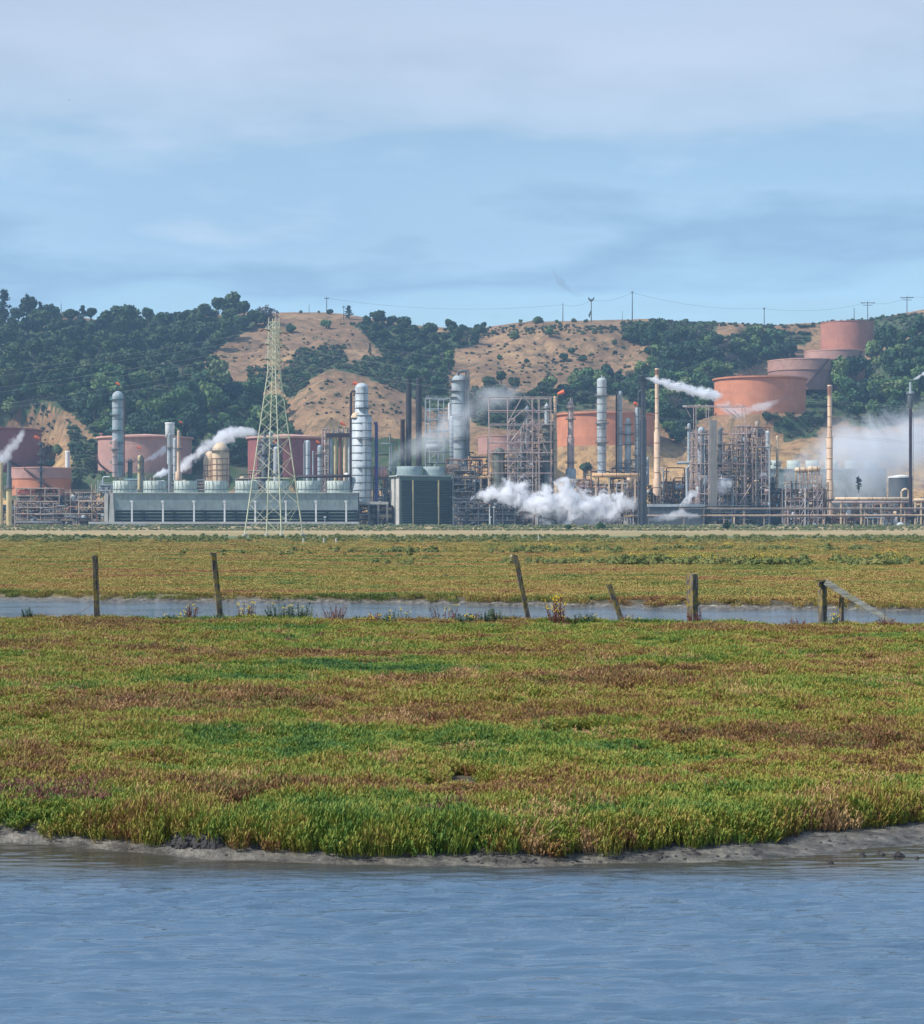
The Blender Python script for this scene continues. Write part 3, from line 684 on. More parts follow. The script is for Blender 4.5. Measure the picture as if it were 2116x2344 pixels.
def column(name, label, px, segs, Y, mat, cat='column', dome=.5, band=0, plats=(), pl_a=(0, 360), pipe=None, ladder=True, sock=None, top=None, base=None, group=None, bandmat=None, open_top=False, cap=None, rail=m_steel, sockflip=-1):
    k = Y / F; x0 = X(px, Y); bot = segs[-1][1]; zb = Z(bot, Y)
    o = empty(name, (x0, Y, zb), label, cat, group)
    prof = []
    for (yt, yb, w) in reversed(segs):
        r = w / 2 * k; prof += [(r, Z(yb, Y) - zb), (r, Z(yt, Y) - zb - (.6 if len(segs) > 1 else 0))]
    m = MB(); m.lathe((x0, Y, zb), prof, 22, cap0=True, cap1=open_top)
    rt = segs[0][2] / 2 * k; zt = Z(segs[0][0], Y)
    if not open_top: m.dome((x0, Y, prof[-1][1] + zb), rt, rt * dome * 2 if dome else .2, 22)
    else: m.lathe((x0, Y, zt), [(rt * 1.08, -.5), (rt * 1.08, .15), (rt * .8, .15), (rt * .8, -1.5)], 22)
    sh = m.build('shell', mat, o)
    def rad(z):
        for (yt, yb, w) in segs:
            if Z(yb, Y) <= z <= Z(yt, Y) + .1: return w / 2 * k
        return rt
    if band:
        last = {}
        y = segs[0][0] + band
        while y < bot - band * .4:
            z = Z(y, Y); r = round(rad(z), 3)
            if r in last: again(last[r], o, (x0, Y, z))
            else:
                m = MB(); m.lathe((x0, Y, z), [(r * .99, -.16), (r * 1.045, -.14), (r * 1.045, .14), (r * .99, .16)], 22, smooth=False)
                last[r] = m.build('band', bandmat or m_dgray, o, origin=(x0, Y, z))
            y += band
    for i, yp in enumerate(plats):
        a = pl_a[i] if isinstance(pl_a[0], (tuple, list)) else pl_a
        platform(o, x0, Y, Z(yp, Y), rad(Z(yp, Y)), a[0], a[1], rail=rail)
    if ladder:
        zz0, zz1 = zb, zt - .5; a = R(-62); m = MB()
        for i, (yt, yb, w) in enumerate(segs):
            r = w / 2 * k + .25; z1, z0 = Z(yt, Y) - .3, Z(yb, Y)
            for da in (-.25, .25): m.beam((x0 + r * math.cos(a) + da, Y + r * math.sin(a), z0), (x0 + r * math.cos(a) + da, Y + r * math.sin(a), z1), .08)
            z = z0
            while z < z1: m.box((x0 + r * math.cos(a), Y + r * math.sin(a), z), (.5, .08, .08)); z += .6
        m.build('ladder', rail, o)
    if pipe:
        side, pm, pr = pipe; r = max(s[2] for s in segs) / 2 * k + pr + .25; xx = x0 + side * r; m = MB()
        zt2 = zt + (.3 if not open_top else -2)
        m.tube([(xx, Y - .6, zb), (xx, Y - .6, zt2 - 1), (xx - side * .5, Y - .6, zt2 + .1), (x0 + side * rt * .5, Y - .2, zt2 + .3)], pr, 8); m.build('riser_pipe', pm, o)
    if top == 'nozzle':
        m = MB(); zt3 = zt + rt * dome * 2 * .6; m.tube([(x0, Y, zt3 - .5), (x0, Y, zt3 + 1.2)], .28, 8); m.tube([(x0 + rt * .5, Y, zt3 - 1), (x0 + rt * .5, Y, zt3 + .6)], .16, 6); m.build('nozzle', mat, o)
    if base:
        w, yt = base; m = MB(); m.lathe((x0, Y, zb), [(w / 2 * k, 0), (w / 2 * k, Z(yt, Y) - zb), (segs[-1][2] / 2 * k, Z(yt, Y) - zb + .4)], 20, cap0=True); m.build('skirt', m_gray, o)
    if cap:
        m = MB(); m.lathe((x0, Y, zt), [(rt * 1.02, -cap[0] * k), (rt * 1.02, .02)], 20); m.build('rust_collar', cap[1], o)
    if sock:
        windsock(o, X(sock[0], Y), Y - .4, Z(sock[1], Y), sock[2] if len(sock) > 2 else 1.0, sockflip)
    return o

# ------------------------------------------------------------------ storage tanks
def tank(tid, label, mat, upper=None, stair=None, rim=True, roofm=None, vents=()):
    c, w, t_, b, Y = next((q[1:] for q in TANKS if q[0] == tid)); k = Y / F; r = w * k; x0 = X(c, Y); zb = Z(b, Y); zt = Z(t_, Y); h = zt - zb
    o = empty('storage_tank', (x0, Y, zb), label, 'storage tank', 'round oil storage tanks at the foot of the hill'); o['group'] = 'round oil storage tanks'
    nseg = 72; ub = upper[1] * h if upper else h
    m = MB(); m.lathe((x0, Y, zb), [(r, -2.5), (r, ub)], nseg); m.build('shell', mat, o)
    if upper:
        m = MB(); m.lathe((x0, Y, zb), [(r + .06, ub), (r + .06, h)], nseg); m.build('upper_shell', upper[0], o)
        m = MB(); m.lathe((x0, Y, zb), [(r, ub - .2), (r + .45, ub - .15), (r + .45, ub + .05), (r + .05, ub + .1)], nseg, smooth=False); m.build('wind_girder', mat, o)
    else:
        for i in range(1, 5):
            z = zb + h * i / 5
            if i == 1: m = MB(); m.lathe((x0, Y, z), [(r, -.05), (r + .05, -.04), (r + .05, .04), (r, .05)], nseg, smooth=False); sm = m.build('seam', mat, o, origin=(x0, Y, z))
            else: again(sm, o, (x0, Y, z))
    if rim:
        m = MB(); m.lathe((x0, Y, zt), [(r, -.9), (r + 1.15, -.5), (r + 1.15, .35), (r - .4, .45)], nseg, smooth=False); m.build('rim_walkway', roofm or mat, o)
        m = MB(); m.lathe((x0, Y, zt), [(r - .4, .4), (r * .5, 1.5), (.01, 2.3)], nseg); m.build('roof', roofm or mat, o)
    else:
        m = MB(); m.lathe((x0, Y, zt), [(r, -.3), (r + .3, -.3), (r + .3, .15), (r - .2, .2), (r * .5, r * .035), (.01, r * .05)], nseg, smooth=False); m.build('roof', roofm or mat, o)
        m = MB(); q = r + .1
        for kk in range(nseg):
            a = 2 * math.pi * kk / nseg; m.beam((x0 + q * math.cos(a), Y + q * math.sin(a), zt), (x0 + q * math.cos(a), Y + q * math.sin(a), zt + .8), .06)
        m.build('railing', mat, o)
    if stair:
        a0, a1, z0, z1 = stair; m = MB(); n = 40; q0, q1 = r + .1, r + 1.2
        for i in range(n):
            f0, f1 = i / n, (i + 1) / n; aa, ab = R(a0 + (a1 - a0) * f0), R(a0 + (a1 - a0) * f1); za, zc = zb + h * (z0 + (z1 - z0) * f0), zb + h * (z0 + (z1 - z0) * f1)
            vs = [(x0 + q * math.cos(a), Y + q * math.sin(a), z + e) for a, z in ((aa, za), (ab, zc)) for q in (q0, q1) for e in (-.35, .1)]
            m.add(vs, [(0, 4, 6, 2), (1, 3, 7, 5), (2, 6, 7, 3), (0, 1, 5, 4), (0, 2, 3, 1), (4, 5, 7, 6)])
            m.beam((x0 + q1 * math.cos(aa), Y + q1 * math.sin(aa), za), (x0 + q1 * math.cos(aa), Y + q1 * math.sin(aa), za + 1.1), .08)
            m.beam((x0 + q1 * math.cos(aa), Y + q1 * math.sin(aa), za + 1.1), (x0 + q1 * math.cos(ab), Y + q1 * math.sin(ab), zc + 1.1), .09)
        m.build('stairway', mat if stair[0] > 0 else m_maroon, o)
    for (dx, dy) in vents:
        m = MB(); m.tube([(x0 + dx * r, Y + dy * r, zt), (x0 + dx * r, Y + dy * r, zt + 2.2)], .5, 8); m.box((x0 + dx * r, Y + dy * r, zt + 2.4), (1.8, 1.8, .5)); m.build('roof_vent', mat, o)
    return o
tank('A', 'large dark maroon tank cut by the left edge, with diagonal stairway', m_tankM, stair=(-125, -30, .98, .10))
tank('B', 'small orange tank with grayish upper band in front of the maroon tank', m_tankO, (m_tankP, .62), stair=(-110, -45, .95, .02), rim=False, roofm=m_roofp)
tank('C', 'pale terracotta tank behind the tall gray column on the left', m_tankP, roofm=m_roofp, stair=(-175, -125, .55, .02), vents=((-.93, -.1),))
tank('D', 'red-brown tank with pink roof rim behind the pylon', m_tankM, roofm=m_roofp)
tank('E', 'small dusty pink tank behind the steel gantry', m_tankP, rim=False)
tank('F', 'bright orange tank behind the pinkish and white columns', m_tankO)
tank('G', 'largest bright orange tank, standing high on the tan bank at right', m_tankO, vents=((-.45, -.2),))
tank('H', 'brown two-tone tank stepping up behind the largest orange tank', m_tankB, (metal('tan_brown_tank_band', (.36, .21, .165), (.28, .17, .14)), .60), stair=(-55, -95, 1.0, .0), rim=False, roofm=m_roofp)
tank('I', 'middle terracotta tank below the uppermost one, with diagonal stairway', m_tankR, (m_tankP, .70), stair=(-42, -84, .97, .0), rim=False, roofm=m_roofp)
tank('J', 'uppermost terracotta tank, straight-sided, highest on the hill', m_tankR, rim=False)

# ------------------------------------------------------------------ process columns, stacks
C = column
C('distillation_column', 'tall blue-gray column with teal platforms in front of the left wood', 270, [(908, 1092, 26)], 905, m_gray, dome=.5, band=26, plats=(915, 950, 985, 1015, 1060), pl_a=[(0, 360), (120, 300), (120, 300), (150, 320), (100, 330)], pipe=(1, m_rust, .25), top='nozzle', sock=(275, 880), rail=m_teal)
C('process_column', 'slim tan column half hidden behind the teal-platform column', 263, [(1010, 1092, 12)], 897, m_pink, dome=.5, band=18, plats=(1030,), ladder=False)
C('process_column', 'yellow-striped slim column rising between the two leftmost fan stacks', 320, [(1046, 1128, 9)], 885, m_yellow, band=0, plats=(1056, 1075), pipe=(1, m_dgray, .45), sock=(324, 1027), rail=m_dgray)
C('process_column', 'dark slim column left of the yellow-striped one', 298, [(1056, 1110, 11)], 905, m_dgray, plats=(1058,), ladder=False)
C('process_column', 'white flared stack with wide mouth left of the tan domed vessels', 389, [(968, 1000, 21), (1000, 1062, 15)], 925, m_white, cat='stack', dome=0, open_top=True, band=30, ladder=False)
C('process_column', 'tall slim gray column directly in front of the white flared stack', 389, [(996, 1128, 9)], 898, m_gray, dome=.5, pipe=(-1, m_dgray, .2), plats=(1025,), pl_a=(150, 330))
C('process_column', 'pale gray column between the flared stack and the slim tan stack', 401, [(1006, 1100, 9)], 906, m_light, dome=.4, band=20, ladder=False)
C('process_column', 'slim tan stack with white cap and flared foot left of the domes', 409, [(986, 1030, 7), (1030, 1078, 8), (1078, 1100, 15)], 903, m_tan, dome=.6, plats=(1027,), sock=(418, 968, .8))
for px, w, yt, yb, Yv, lab in ((505, 40, 1037, 1116, 925, 'large tan domed vessel with rusty scaffold bands'), (482, 32, 1052, 1112, 932, 'tan domed vessel with white lower half behind the larger one')):
    o = C('domed_vessel', lab, px, [(yt, yb, w)], Yv, m_cream, cat='vessel', dome=.62, band=13, bandmat=m_rust, ladder=False, plats=(yt - 5,) if w > 35 else (), rail=m_dgray)
    k = Yv / F; x0 = X(px, Yv); m = MB()
    for i in range(10):
        a = 2 * math.pi * i / 10; r = w / 2 * k * 1.03; m.beam((x0 + r * math.cos(a), Yv + r * math.sin(a), Z(yb, Yv)), (x0 + r * math.cos(a), Yv + r * math.sin(a), Z(yt + 14, Yv)), .16)
    m.build('scaffold_posts', m_rust, o)
C('process_column', 'dark narrow scaffolded column seen through the pylon', 606, [(985, 1000, 7), (1000, 1125, 13)], 905, m_dgray, band=14, plats=(1010, 1040, 1070, 1095), sock=(634, 1014, 1.0), rail=m_black)
C('process_column', 'short dark column leaning its platforms over the pylon legs', 620, [(992, 1112, 10)], 915, m_gray, band=12, plats=(1018, 1055), rail=m_dgray)
C('process_column', 'short white column seen through the pylon', 632, [(1028, 1100, 12)], 900, m_light, dome=.5, plats=(1084,))
C('process_column', 'twin-topped gray column left of the heater tubes, the left one', 705, [(1012, 1100, 11)], 900, m_light, dome=.4, band=30, ladder=False, pipe=(-1, m_gray, .3))
C('process_column', 'thin gray column between two thicker ones left of the heater', 717, [(1034, 1100, 4)], 898, m_gray, ladder=False)
C('process_column', 'banded dark gray column with windsock left of the heater tubes', 733, [(1024, 1125, 12)], 893, m_gray, dome=.5, band=11, sock=(733, 1014), plats=(1040,))
o = C('distillation_column', 'big pale silver column with dark rings behind the long cooling tower', 828, [(884, 948, 31), (948, 1152, 46)], 892, m_light, dome=.34, band=17, plats=(934, 1007, 1072), pl_a=[(-120, 20), (-110, 30), (-110, 20)], sock=(823, 882, 1.6), rail=m_dgray)
m = MB(); m.dome((X(816, 892), 892 - 2.2, Z(957, 892)), 2.4, 2.6, 16); m.build('small_dome', m_cream, o)
x1 = X(804, 892); m = MB(); m.tube([(x1, 891, Z(1130, 892)), (x1, 891, Z(902, 892)), (x1 + .5, 891, Z(896, 892)), (X(816, 892), 891, Z(896, 892))], .62, 8); m.build('downcomer_pipe', m_maroon, o)
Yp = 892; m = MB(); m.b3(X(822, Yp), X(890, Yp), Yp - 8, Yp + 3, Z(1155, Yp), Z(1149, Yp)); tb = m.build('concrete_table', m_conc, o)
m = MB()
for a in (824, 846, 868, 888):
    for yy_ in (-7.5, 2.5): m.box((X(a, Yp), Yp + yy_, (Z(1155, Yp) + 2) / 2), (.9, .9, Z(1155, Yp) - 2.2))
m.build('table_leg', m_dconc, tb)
C('stack', 'near-black stack, left one of the tall pair', 936, [(869, 1068, 13)], 898, m_stack, cat='stack', open_top=True, ladder=False, band=55, bandmat=m_stack, group='tall near-black stacks', cap=(12, m_black))
C('stack', 'near-black stack, right one of the tall pair', 959, [(867, 1066, 14)], 896, m_stack, cat='stack', open_top=True, ladder=False, band=50, bandmat=m_stack, group='tall near-black stacks', cap=(12, m_black))
C('stack', 'shorter dark maroon stack left of the tall pair', 922, [(961, 1068, 10)], 903, m_maroon, cat='stack', open_top=True, ladder=False)
o = C('distillation_column', 'massive gray column with arched pipes on top, half veiled by steam', 1053, [(872, 1075, 38)], 900, m_gray, dome=.4, band=26, plats=(872, 896, 910, 955, 1008), pl_a=[(0, 360), (100, 260), (100, 250), (100, 290), (200, 350)], ladder=False)
for dx, rad_ in ((2.2, .55), (3.4, .4)):
    m = MB(); xx = X(1053, 900); m.tube([(xx - .8, 898, Z(868, 900)), (xx - .6, 898, Z(853, 900)), (xx + .4, 897, Z(850, 900)), (xx + dx, 896.5, Z(850, 900)), (xx + dx + .8, 896, Z(855, 900)), (xx + dx + .9, 896, Z(1045, 900))], rad_, 8); m.build('overhead_pipe', m_dgray, o)
C('process_column', 'pale narrow column hugging the left side of the massive gray one', 1034, [(955, 1075, 9)], 893, m_light, band=10, ladder=False, dome=.4)
C('process_column', 'blue-gray pipe column with white cap left of the steam', 1029, [(924, 990, 5)], 905, m_white, ladder=False)
C('reactor', 'olive round-topped reactor at the left foot of the gantry', 1143, [(1037, 1130, 26)], 890, m_olive, dome=.5, band=30, bandmat=m_olive, plats=(1036,), cat='reactor')
C('reactor', 'dark olive reactor in the middle of the gantry', 1196, [(1042, 1150, 24)], 888, m_olive, dome=.5, band=30, bandmat=m_olive, plats=(1040,), cat='reactor')
C('process_column', 'gray column with small dome and side platforms inside the gantry', 1207, [(936, 1130, 10)], 893, m_gray, dome=.6, plats=(946, 952, 985), pl_a=[(0, 360), (100, 260), (100, 260)], top='nozzle')
C('process_column', 'narrow domed column on top of the dark tower in the gantry', 1252, [(930, 970, 10)], 892, m_light, dome=.6, plats=(935,), top='nozzle')
C('reactor', 'wide dark banded reactor in the right bay of the gantry', 1253, [(974, 1150, 20)], 890, m_olive, dome=.2, band=21, plats=(974, 992, 1013, 1045, 1070), cat='reactor')
C('stack', 'tall thin cream stack with windsock at the right end of the gantry', 1271, [(908, 985, 7), (985, 1090, 10)], 893, m_cream, cat='stack', dome=0, open_top=True, sock=(1277, 902, 1.6), sockflip=1, band=25)
C('process_column', 'pinkish knobbly column in front of the bright orange tank', 1307, [(921, 1000, 13), (1000, 1118, 16)], 895, m_pink, dome=.5, band=10, bandmat=m_pink, plats=(934, 960, 1060), base=(24, 1074), top='nozzle')
C('distillation_column', 'tall pale gray column with tan streaks right of the pinkish one', 1378, [(868, 1012, 22), (1012, 1092, 20)], 896, m_light, dome=.3, band=19, plats=(907, 970, 1014), top='nozzle')
C('process_column', 'slender dark-sided gray column between two paler ones', 1420, [(900, 1085, 10)], 900, m_gray, dome=.5, pipe=(-1, m_black, .45), band=40, plats=(993,), ladder=False)
C('process_column', 'short gray column stacked in three stages beside the flare stack', 1438, [(959, 975, 11), (975, 1088, 14)], 902, m_light, dome=.5, plats=(972, 995, 1018, 1062), ladder=False)
C('process_column', 'gray column with orange windsock tucked behind the flare stack', 1460, [(936, 1088, 12)], 900, m_gray, dome=.3, plats=(995, 1043), sock=(1463, 927, 1.3), ladder=False, band=18)
C('process_column', 'small gray column right behind the foot of the flare stack', 1483, [(1050, 1110, 7)], 900, m_gray, ladder=False)
C('stack', 'tallest tan stack, thickening in steps towards its foot', 1504.5, [(844, 986, 9), (986, 1095, 14), (1095, 1135, 19)], 890, m_tan, cat='stack', open_top=True, band=34, bandmat=m_rust, ladder=False, base=None, cap=(14, m_rust))
x0 = X(1504.5, 890); o = bpy.data.objects['stack.004'] if 'stack.004' in bpy.data.objects else None
m = MB()
for a in range(6):
    an = a * math.pi / 3 + .3; m.beam((x0 + 1.9 * math.cos(an), 890 + 1.9 * math.sin(an), Z(1135, 890)), (x0 + 1.3 * math.cos(an), 890 + 1.3 * math.sin(an), 2), .35)
stk = [q for q in bpy.data.objects if q.get('label', '').startswith('tallest tan stack')][0]; m.build('support_leg', m_tan, stk)
C('stack', 'small cream stack right of the scaffolded tower', 1780, [(998, 1125, 6)], 905, m_cream, cat='stack', open_top=True, band=30, bandmat=m_rust, plats=(1066,), ladder=False)
C('stack', 'tall cream stack with rust collars standing clear at the right', 1900, [(882, 998, 10), (998, 1102, 14), (1102, 1178, 17)], 885, m_tan, cat='stack', open_top=True, band=24, bandmat=m_rust, plats=(1143,), cap=(22, m_rust))
C('process_column', 'slim gray column with small platform head left of the concrete pillar', 1578, [(972, 1060, 8)], 890, m_gray, dome=.4, plats=(982,), pl_a=(100, 280), ladder=False)
C('stack', 'left foreground yellow stack cut by the picture edge', 2, [(1060, 1122, 9), (1122, 1212, 9)], 850, m_yellow, cat='stack', open_top=True, ladder=False)
o = C('stack', 'yellow stack with gray steaming top near the left edge', 21, [(1118, 1212, 13)], 850, m_yellow, cat='stack', open_top=True, ladder=False, plats=(1118,))
m = MB(); m.lathe((X(21, 850), 850, Z(1118, 850)), [(1.25, 0), (1.25, 4.6), (.95, 5.2), (.95, 12)], 16, cap1=True); m.build('upper_stack', m_dgray, o)
C('stack', 'short white vent cylinder standing behind the small orange tank', 155, [(1033, 1078, 11)], 1022, m_white, cat='vent', open_top=True, ladder=False)
C('flare', 'thin dark tower with ring platforms in front of the left tanks', 94, [(1012, 1130, 6)], 905, m_black, cat='flare tower', open_top=True, band=0, plats=(1018, 1040, 1060, 1080, 1100), sock=(91, 1004, 1.3), rail=m_dgray)
# black flare stack with split head
o = C('flare_stack', 'tall sooty black flare stack trailing white steam', 1473, [(885, 960, 12), (960, 1150, 15), (1150, 1208, 17)], 858, m_black, cat='flare stack', open_top=True, band=45, bandmat=m_black, pipe=(-1, m_dgray, .3), ladder=True, rail=m_dgray)
k = 858 / F; xx = X(1472, 858); m = MB(); m.lathe((xx, 858, Z(886, 858)), [(1.1, 0), (1.5, 1.2), (1.55, 4), (1.9, 4.6), (1.9, 5.4), (1.4, 5.4)], 16, cap1=True)
for q in (-1, 1): m.tube([(xx + q * 1.9, 858, Z(888, 858)), (xx + q * 2.0, 858, Z(866, 858)), (xx + q * 1.4, 858, Z(861, 858))], .22, 6)
m.build('burner_head', m_black, o)
# maroon flare at the right
o = C('flare_stack', 'slim maroon flare stack with dark canister head at the right edge', 2085, [(935, 1168, 7)], 875, m_maroon, cat='flare stack', open_top=True, band=0, pipe=(1, m_dgray, .12), ladder=False)
xx = X(2085, 875); m = MB(); m.lathe((xx, 875, Z(933, 875)), [(.8, 0), (1.2, .6), (1.4, 5.2), (1.4, 6.1)], 14, cap1=True); m.build('canister', m_dgray, o)
platform(o, xx, 875, Z(902, 875), .9, w=.9, rail=m_light)
m = MB(); m.lathe((xx, 875, Z(902, 875)), [(.62, 0), (.62, 4.0), (.5, 5.6)], 12, cap1=True); m.build('burner_tip', m_gray, o)
m = MB(); m.lathe((xx + .1, 875, Z(1180, 875)), [(.01, -1.8), (2.4, -1.2), (2.8, 0), (2.4, 1.3), (.7, 2.4)], 16); m.build('knockout_drum', m_maroon, o)

# ------------------------------------------------------------------ row of heater tubes with a crown of railings
Yh = 900; o = empty('heater', (X(777, Yh), Yh, Z(1100, Yh)), 'row of upright heater tubes under a rusty railed deck, left of the silver column', 'heater')
for i, (px, w, mt) in enumerate(((758, 9, m_gray), (768, 8, m_yellow), (779, 9, m_rust), (790, 9, m_cream), (800, 8, m_light))):
    m = MB(); m.tube([(X(px, Yh), Yh, Z(1112, Yh)), (X(px, Yh), Yh, Z(1001, Yh))], w / 2 * Yh / F, 12); m.build('tube', mt, o)
m = MB(); m.b3(X(748, Yh), X(805, Yh), Yh - 2.2, Yh + 3, Z(1001, Yh), Z(992, Yh)); m.build('deck', m_maroon, o)
m = MB()
for i in range(14):
    xx = X(749 + i * 4.2, Yh)
    m.beam((xx, Yh - 2.1, Z(992, Yh)), (xx, Yh - 2.1, Z(979 + (i % 3) * 3, Yh)), .16)
for y_ in (986, 981): m.beam((X(749, Yh), Yh - 2.1, Z(y_, Yh)), (X(805, Yh), Yh - 2.1, Z(y_, Yh)), .13)
m.build('railing', m_steel, o)
for i in range(4):
    m = MB(); xx = X(764 + i * 11, Yh); m.lathe((xx, Yh - 1, Z(992, Yh)), [(.55, 0), (.7, .8), (.5, 1.9), (.7, 2.2)], 10, cap1=True); m.build('vent_cap', m_light, o)
windsock(o, X(792, Yh), Yh - 2.3, Z(973, Yh), 1.3)
# maroon transfer pipe in front
Yq = 888; m = MB(); m.tube([(X(677, Yq), Yq, Z(1120, Yq)), (X(677, Yq), Yq, Z(1098, Yq)), (X(682, Yq), Yq, Z(1091, Yq)), (X(805, Yq), Yq, Z(1089, Yq))], .75, 8)
tag(m.build('transfer_pipe', m_maroon), 'long maroon pipe running above the right fan stacks of the cooling tower', 'pipe')
m = MB(); m.lathe((X(794, 889), 889, Z(1112, 889)), [(.4, 0), (.4, 4), (1.5, 4.2), (1.5, 5.6), (.3, 6.2)], 12); tag(m.build('fan_motor_hood', m_white), 'small white hood above the last fan stack of the cooling tower', 'hood')

# ------------------------------------------------------------------ long cooling tower
Yf = 870; k = Yf / F; o = empty('cooling_tower', (X(540, Yf), Yf, 2), 'long low gray-green cooling tower with eight round fan stacks', 'cooling tower')
xl, xr = X(259, Yf), X(820, Yf); dep = 15.5
zr_, zf_, zo_, zbm = Z(1129, Yf), Z(1168, Yf), Z(1190, Yf), Z(1195, Yf)
m = MB(); m.b3(xl, xr, Yf - .6, Yf + dep + .6, zr_, zr_ + .35); m.build('roof_deck', m_sagel, o)
for i in range(8):
    a, b_ = xl + (xr - xl) * i / 8, xl + (xr - xl) * (i + 1) / 8
    m = MB(); m.add([(a + .03, Yf + .9, zf_), (b_ - .03, Yf + .9, zf_), (b_ - .03, Yf, zr_), (a + .03, Yf, zr_), (a + .03, Yf + 1.2, zf_), (b_ - .03, Yf + 1.2, zf_), (b_ - .03, Yf + .3, zr_), (a + .03, Yf + .3, zr_)], [(0, 1, 2, 3), (7, 6, 5, 4), (0, 4, 5, 1), (1, 5, 6, 2), (0, 3, 7, 4), (2, 6, 7, 3)])
    m.build('fascia_panel', m_sage, o)
    if i == 0:
        lv = []
        for j in range(3):
            m = MB(); z = zo_ + (zf_ - zo_) * (j + .4) / 3; xa, xb = a + .2, b_ - .2
            m.add([(xa, Yf + .7, z - .35), (xb, Yf + .7, z - .35), (xb, Yf + 1.7, z + .25), (xa, Yf + 1.7, z + .25), (xa, Yf + .7, z - .43), (xb, Yf + .7, z - .43), (xb, Yf + 1.7, z + .17), (xa, Yf + 1.7, z + .17)], [(0, 1, 2, 3), (7, 6, 5, 4), (0, 4, 5, 1), (2, 6, 7, 3)])
            lv.append((m.build('louvre', m_louv, o, origin=(a, Yf, z)), z))
    else:
        for q, z in lv: again(q, o, (a, Yf, z))
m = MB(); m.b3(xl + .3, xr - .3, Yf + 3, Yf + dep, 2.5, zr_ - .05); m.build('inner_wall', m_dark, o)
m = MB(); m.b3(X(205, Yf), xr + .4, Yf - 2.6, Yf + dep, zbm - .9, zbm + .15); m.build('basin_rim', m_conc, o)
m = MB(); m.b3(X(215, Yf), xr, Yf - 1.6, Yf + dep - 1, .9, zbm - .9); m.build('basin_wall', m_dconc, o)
m = MB(); m.b3(X(272, Yf), X(370, Yf), Yf - 2.3, Yf - 1.65, 1.0, zbm - 1.0); m.build('white_panel', m_white, o)
m = MB(); m.prism([(X(238, Yf), Yf + 1), (X(246, Yf), Yf + 1), (X(246, Yf), Yf + dep), (X(238, Yf), Yf + dep)], 2.5, zr_ - .2)
m.build('end_wall', m_conc, o)
m = MB(); vs = [(X(253, Yf), Yf - .2, zr_), (X(259, Yf), Yf - .2, zr_), (X(262, Yf), Yf - .2, zbm), (X(249, Yf), Yf - .2, zbm)]; vs += [(a, Yf + 2.2, c) for a, b_, c in vs]
m.add(vs, [(0, 3, 2, 1), (4, 5, 6, 7), (0, 4, 7, 3), (1, 2, 6, 5), (0, 1, 5, 4)]); m.build('buttress', m_conc, o)
m = MB()
for i in range(9): m.beam((X(247.5, Yf), Yf + 2, zbm + i * 1.7), (X(253, Yf), Yf + 2, zbm + i * 1.7 + 1.4), .3); m.beam((X(247.5, Yf), Yf + 2, zbm + i * 1.7 + 1.4), (X(253, Yf), Yf + 2, zbm + i * 1.7 + 1.6), .2)
m.build('end_stair', m_dconc, o)
cols = [303, 374, 445, 515, 585, 655, 724, 793]
for i, px in enumerate(cols):
    m = MB(); x = X(px, Yf); m.box((x, Yf - .9, (zbm + Z(1149, Yf)) / 2), (.72, .7, Z(1149, Yf) - zbm)); m.box((x - .15, Yf - .9, Z(1148, Yf)), (1.25, 1.0, .9)); m.build('riser_column', m_white, o)
    m = MB(); x2 = x - .9; m.beam((x2, Yf - .2, Z(1163, Yf)), (x, Yf - .9, Z(1149, Yf)), .16); m.build('brace', m_dgray, o)
for i in range(8):
    px = 285 + 70 * i; x = X(px, Yf + 8); yc = Yf + 8; zz = zr_ + .35; kk = (Yf + 8) / F; r = 26.5 * kk; h = Z(1101, yc) - zz
    m = MB(); m.lathe((x, yc, zz), [(r * 1.02, 0), (r * .965, h * .45), (r * 1.0, h), (r * .93, h), (r * .9, h * .3)], 36); fs_ = m.build('fan_stack', m_sagel, o)
    m = MB()
    for j in range(18):
        a = 2 * math.pi * j / 18; m.beam((x + r * 1.02 * math.cos(a), yc + r * 1.02 * math.sin(a), zz + .2), (x + r * 1.0 * math.cos(a), yc + r * 1.0 * math.sin(a), zz + h), .12)
    m.build('rib', m_sage, fs_)
    m = MB(); m.lathe((x, yc, zz + h * .28), [(r, -.16), (r * 1.03, -.14), (r * 1.03, .12), (r, .14)], 36, smooth=False); m.build('hoop', m_dgray, fs_)
m = MB()
for h in (.6, 1.15): m.beam((xl, Yf - .5, zr_ + .35 + h), (xr, Yf - .5, zr_ + .35 + h), .06)
for i in range(70): x = xl + (xr - xl) * i / 69; m.beam((x, Yf - .5, zr_ + .35), (x, Yf - .5, zr_ + 1.5), .06)
m.build('railing', m_sage, o)
for i in range(7):
    m = MB(); m.box((X(310 + 70 * i, Yf), Yf + 1, zr_ + 1.0), (.5, .5, 1.3)); m.build('teal_switch_box', m_teal, o)

# ------------------------------------------------------------------ square louvred cooling tower, turned a little
Yc = 878; o = empty('cooling_tower', (X(916, Yc), Yc, 2), 'square dark-louvred cooling tower with two fan stacks veiled in steam', 'cooling tower')
th = R(17); ux, uy = math.cos(th), math.sin(th); wx, wy = -math.sin(th), math.cos(th); ox, oy = X(916, Yc), Yc
Wd = 26.0; Dp = 17.0; zt, zb = Z(1090, Yc), 2.0
def lp(a, b): return (ox + ux * a + wx * b, oy + uy * a + wy * b)
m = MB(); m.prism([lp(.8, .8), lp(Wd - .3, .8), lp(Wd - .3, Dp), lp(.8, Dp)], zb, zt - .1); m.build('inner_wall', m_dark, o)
m = MB(); m.prism([lp(-1.6, -.6), lp(Wd + .6, -.6), lp(Wd + .6, Dp + .5), lp(-1.6, Dp + .5)], zt, zt + .5); m.build('roof_deck', m_sagel, o)
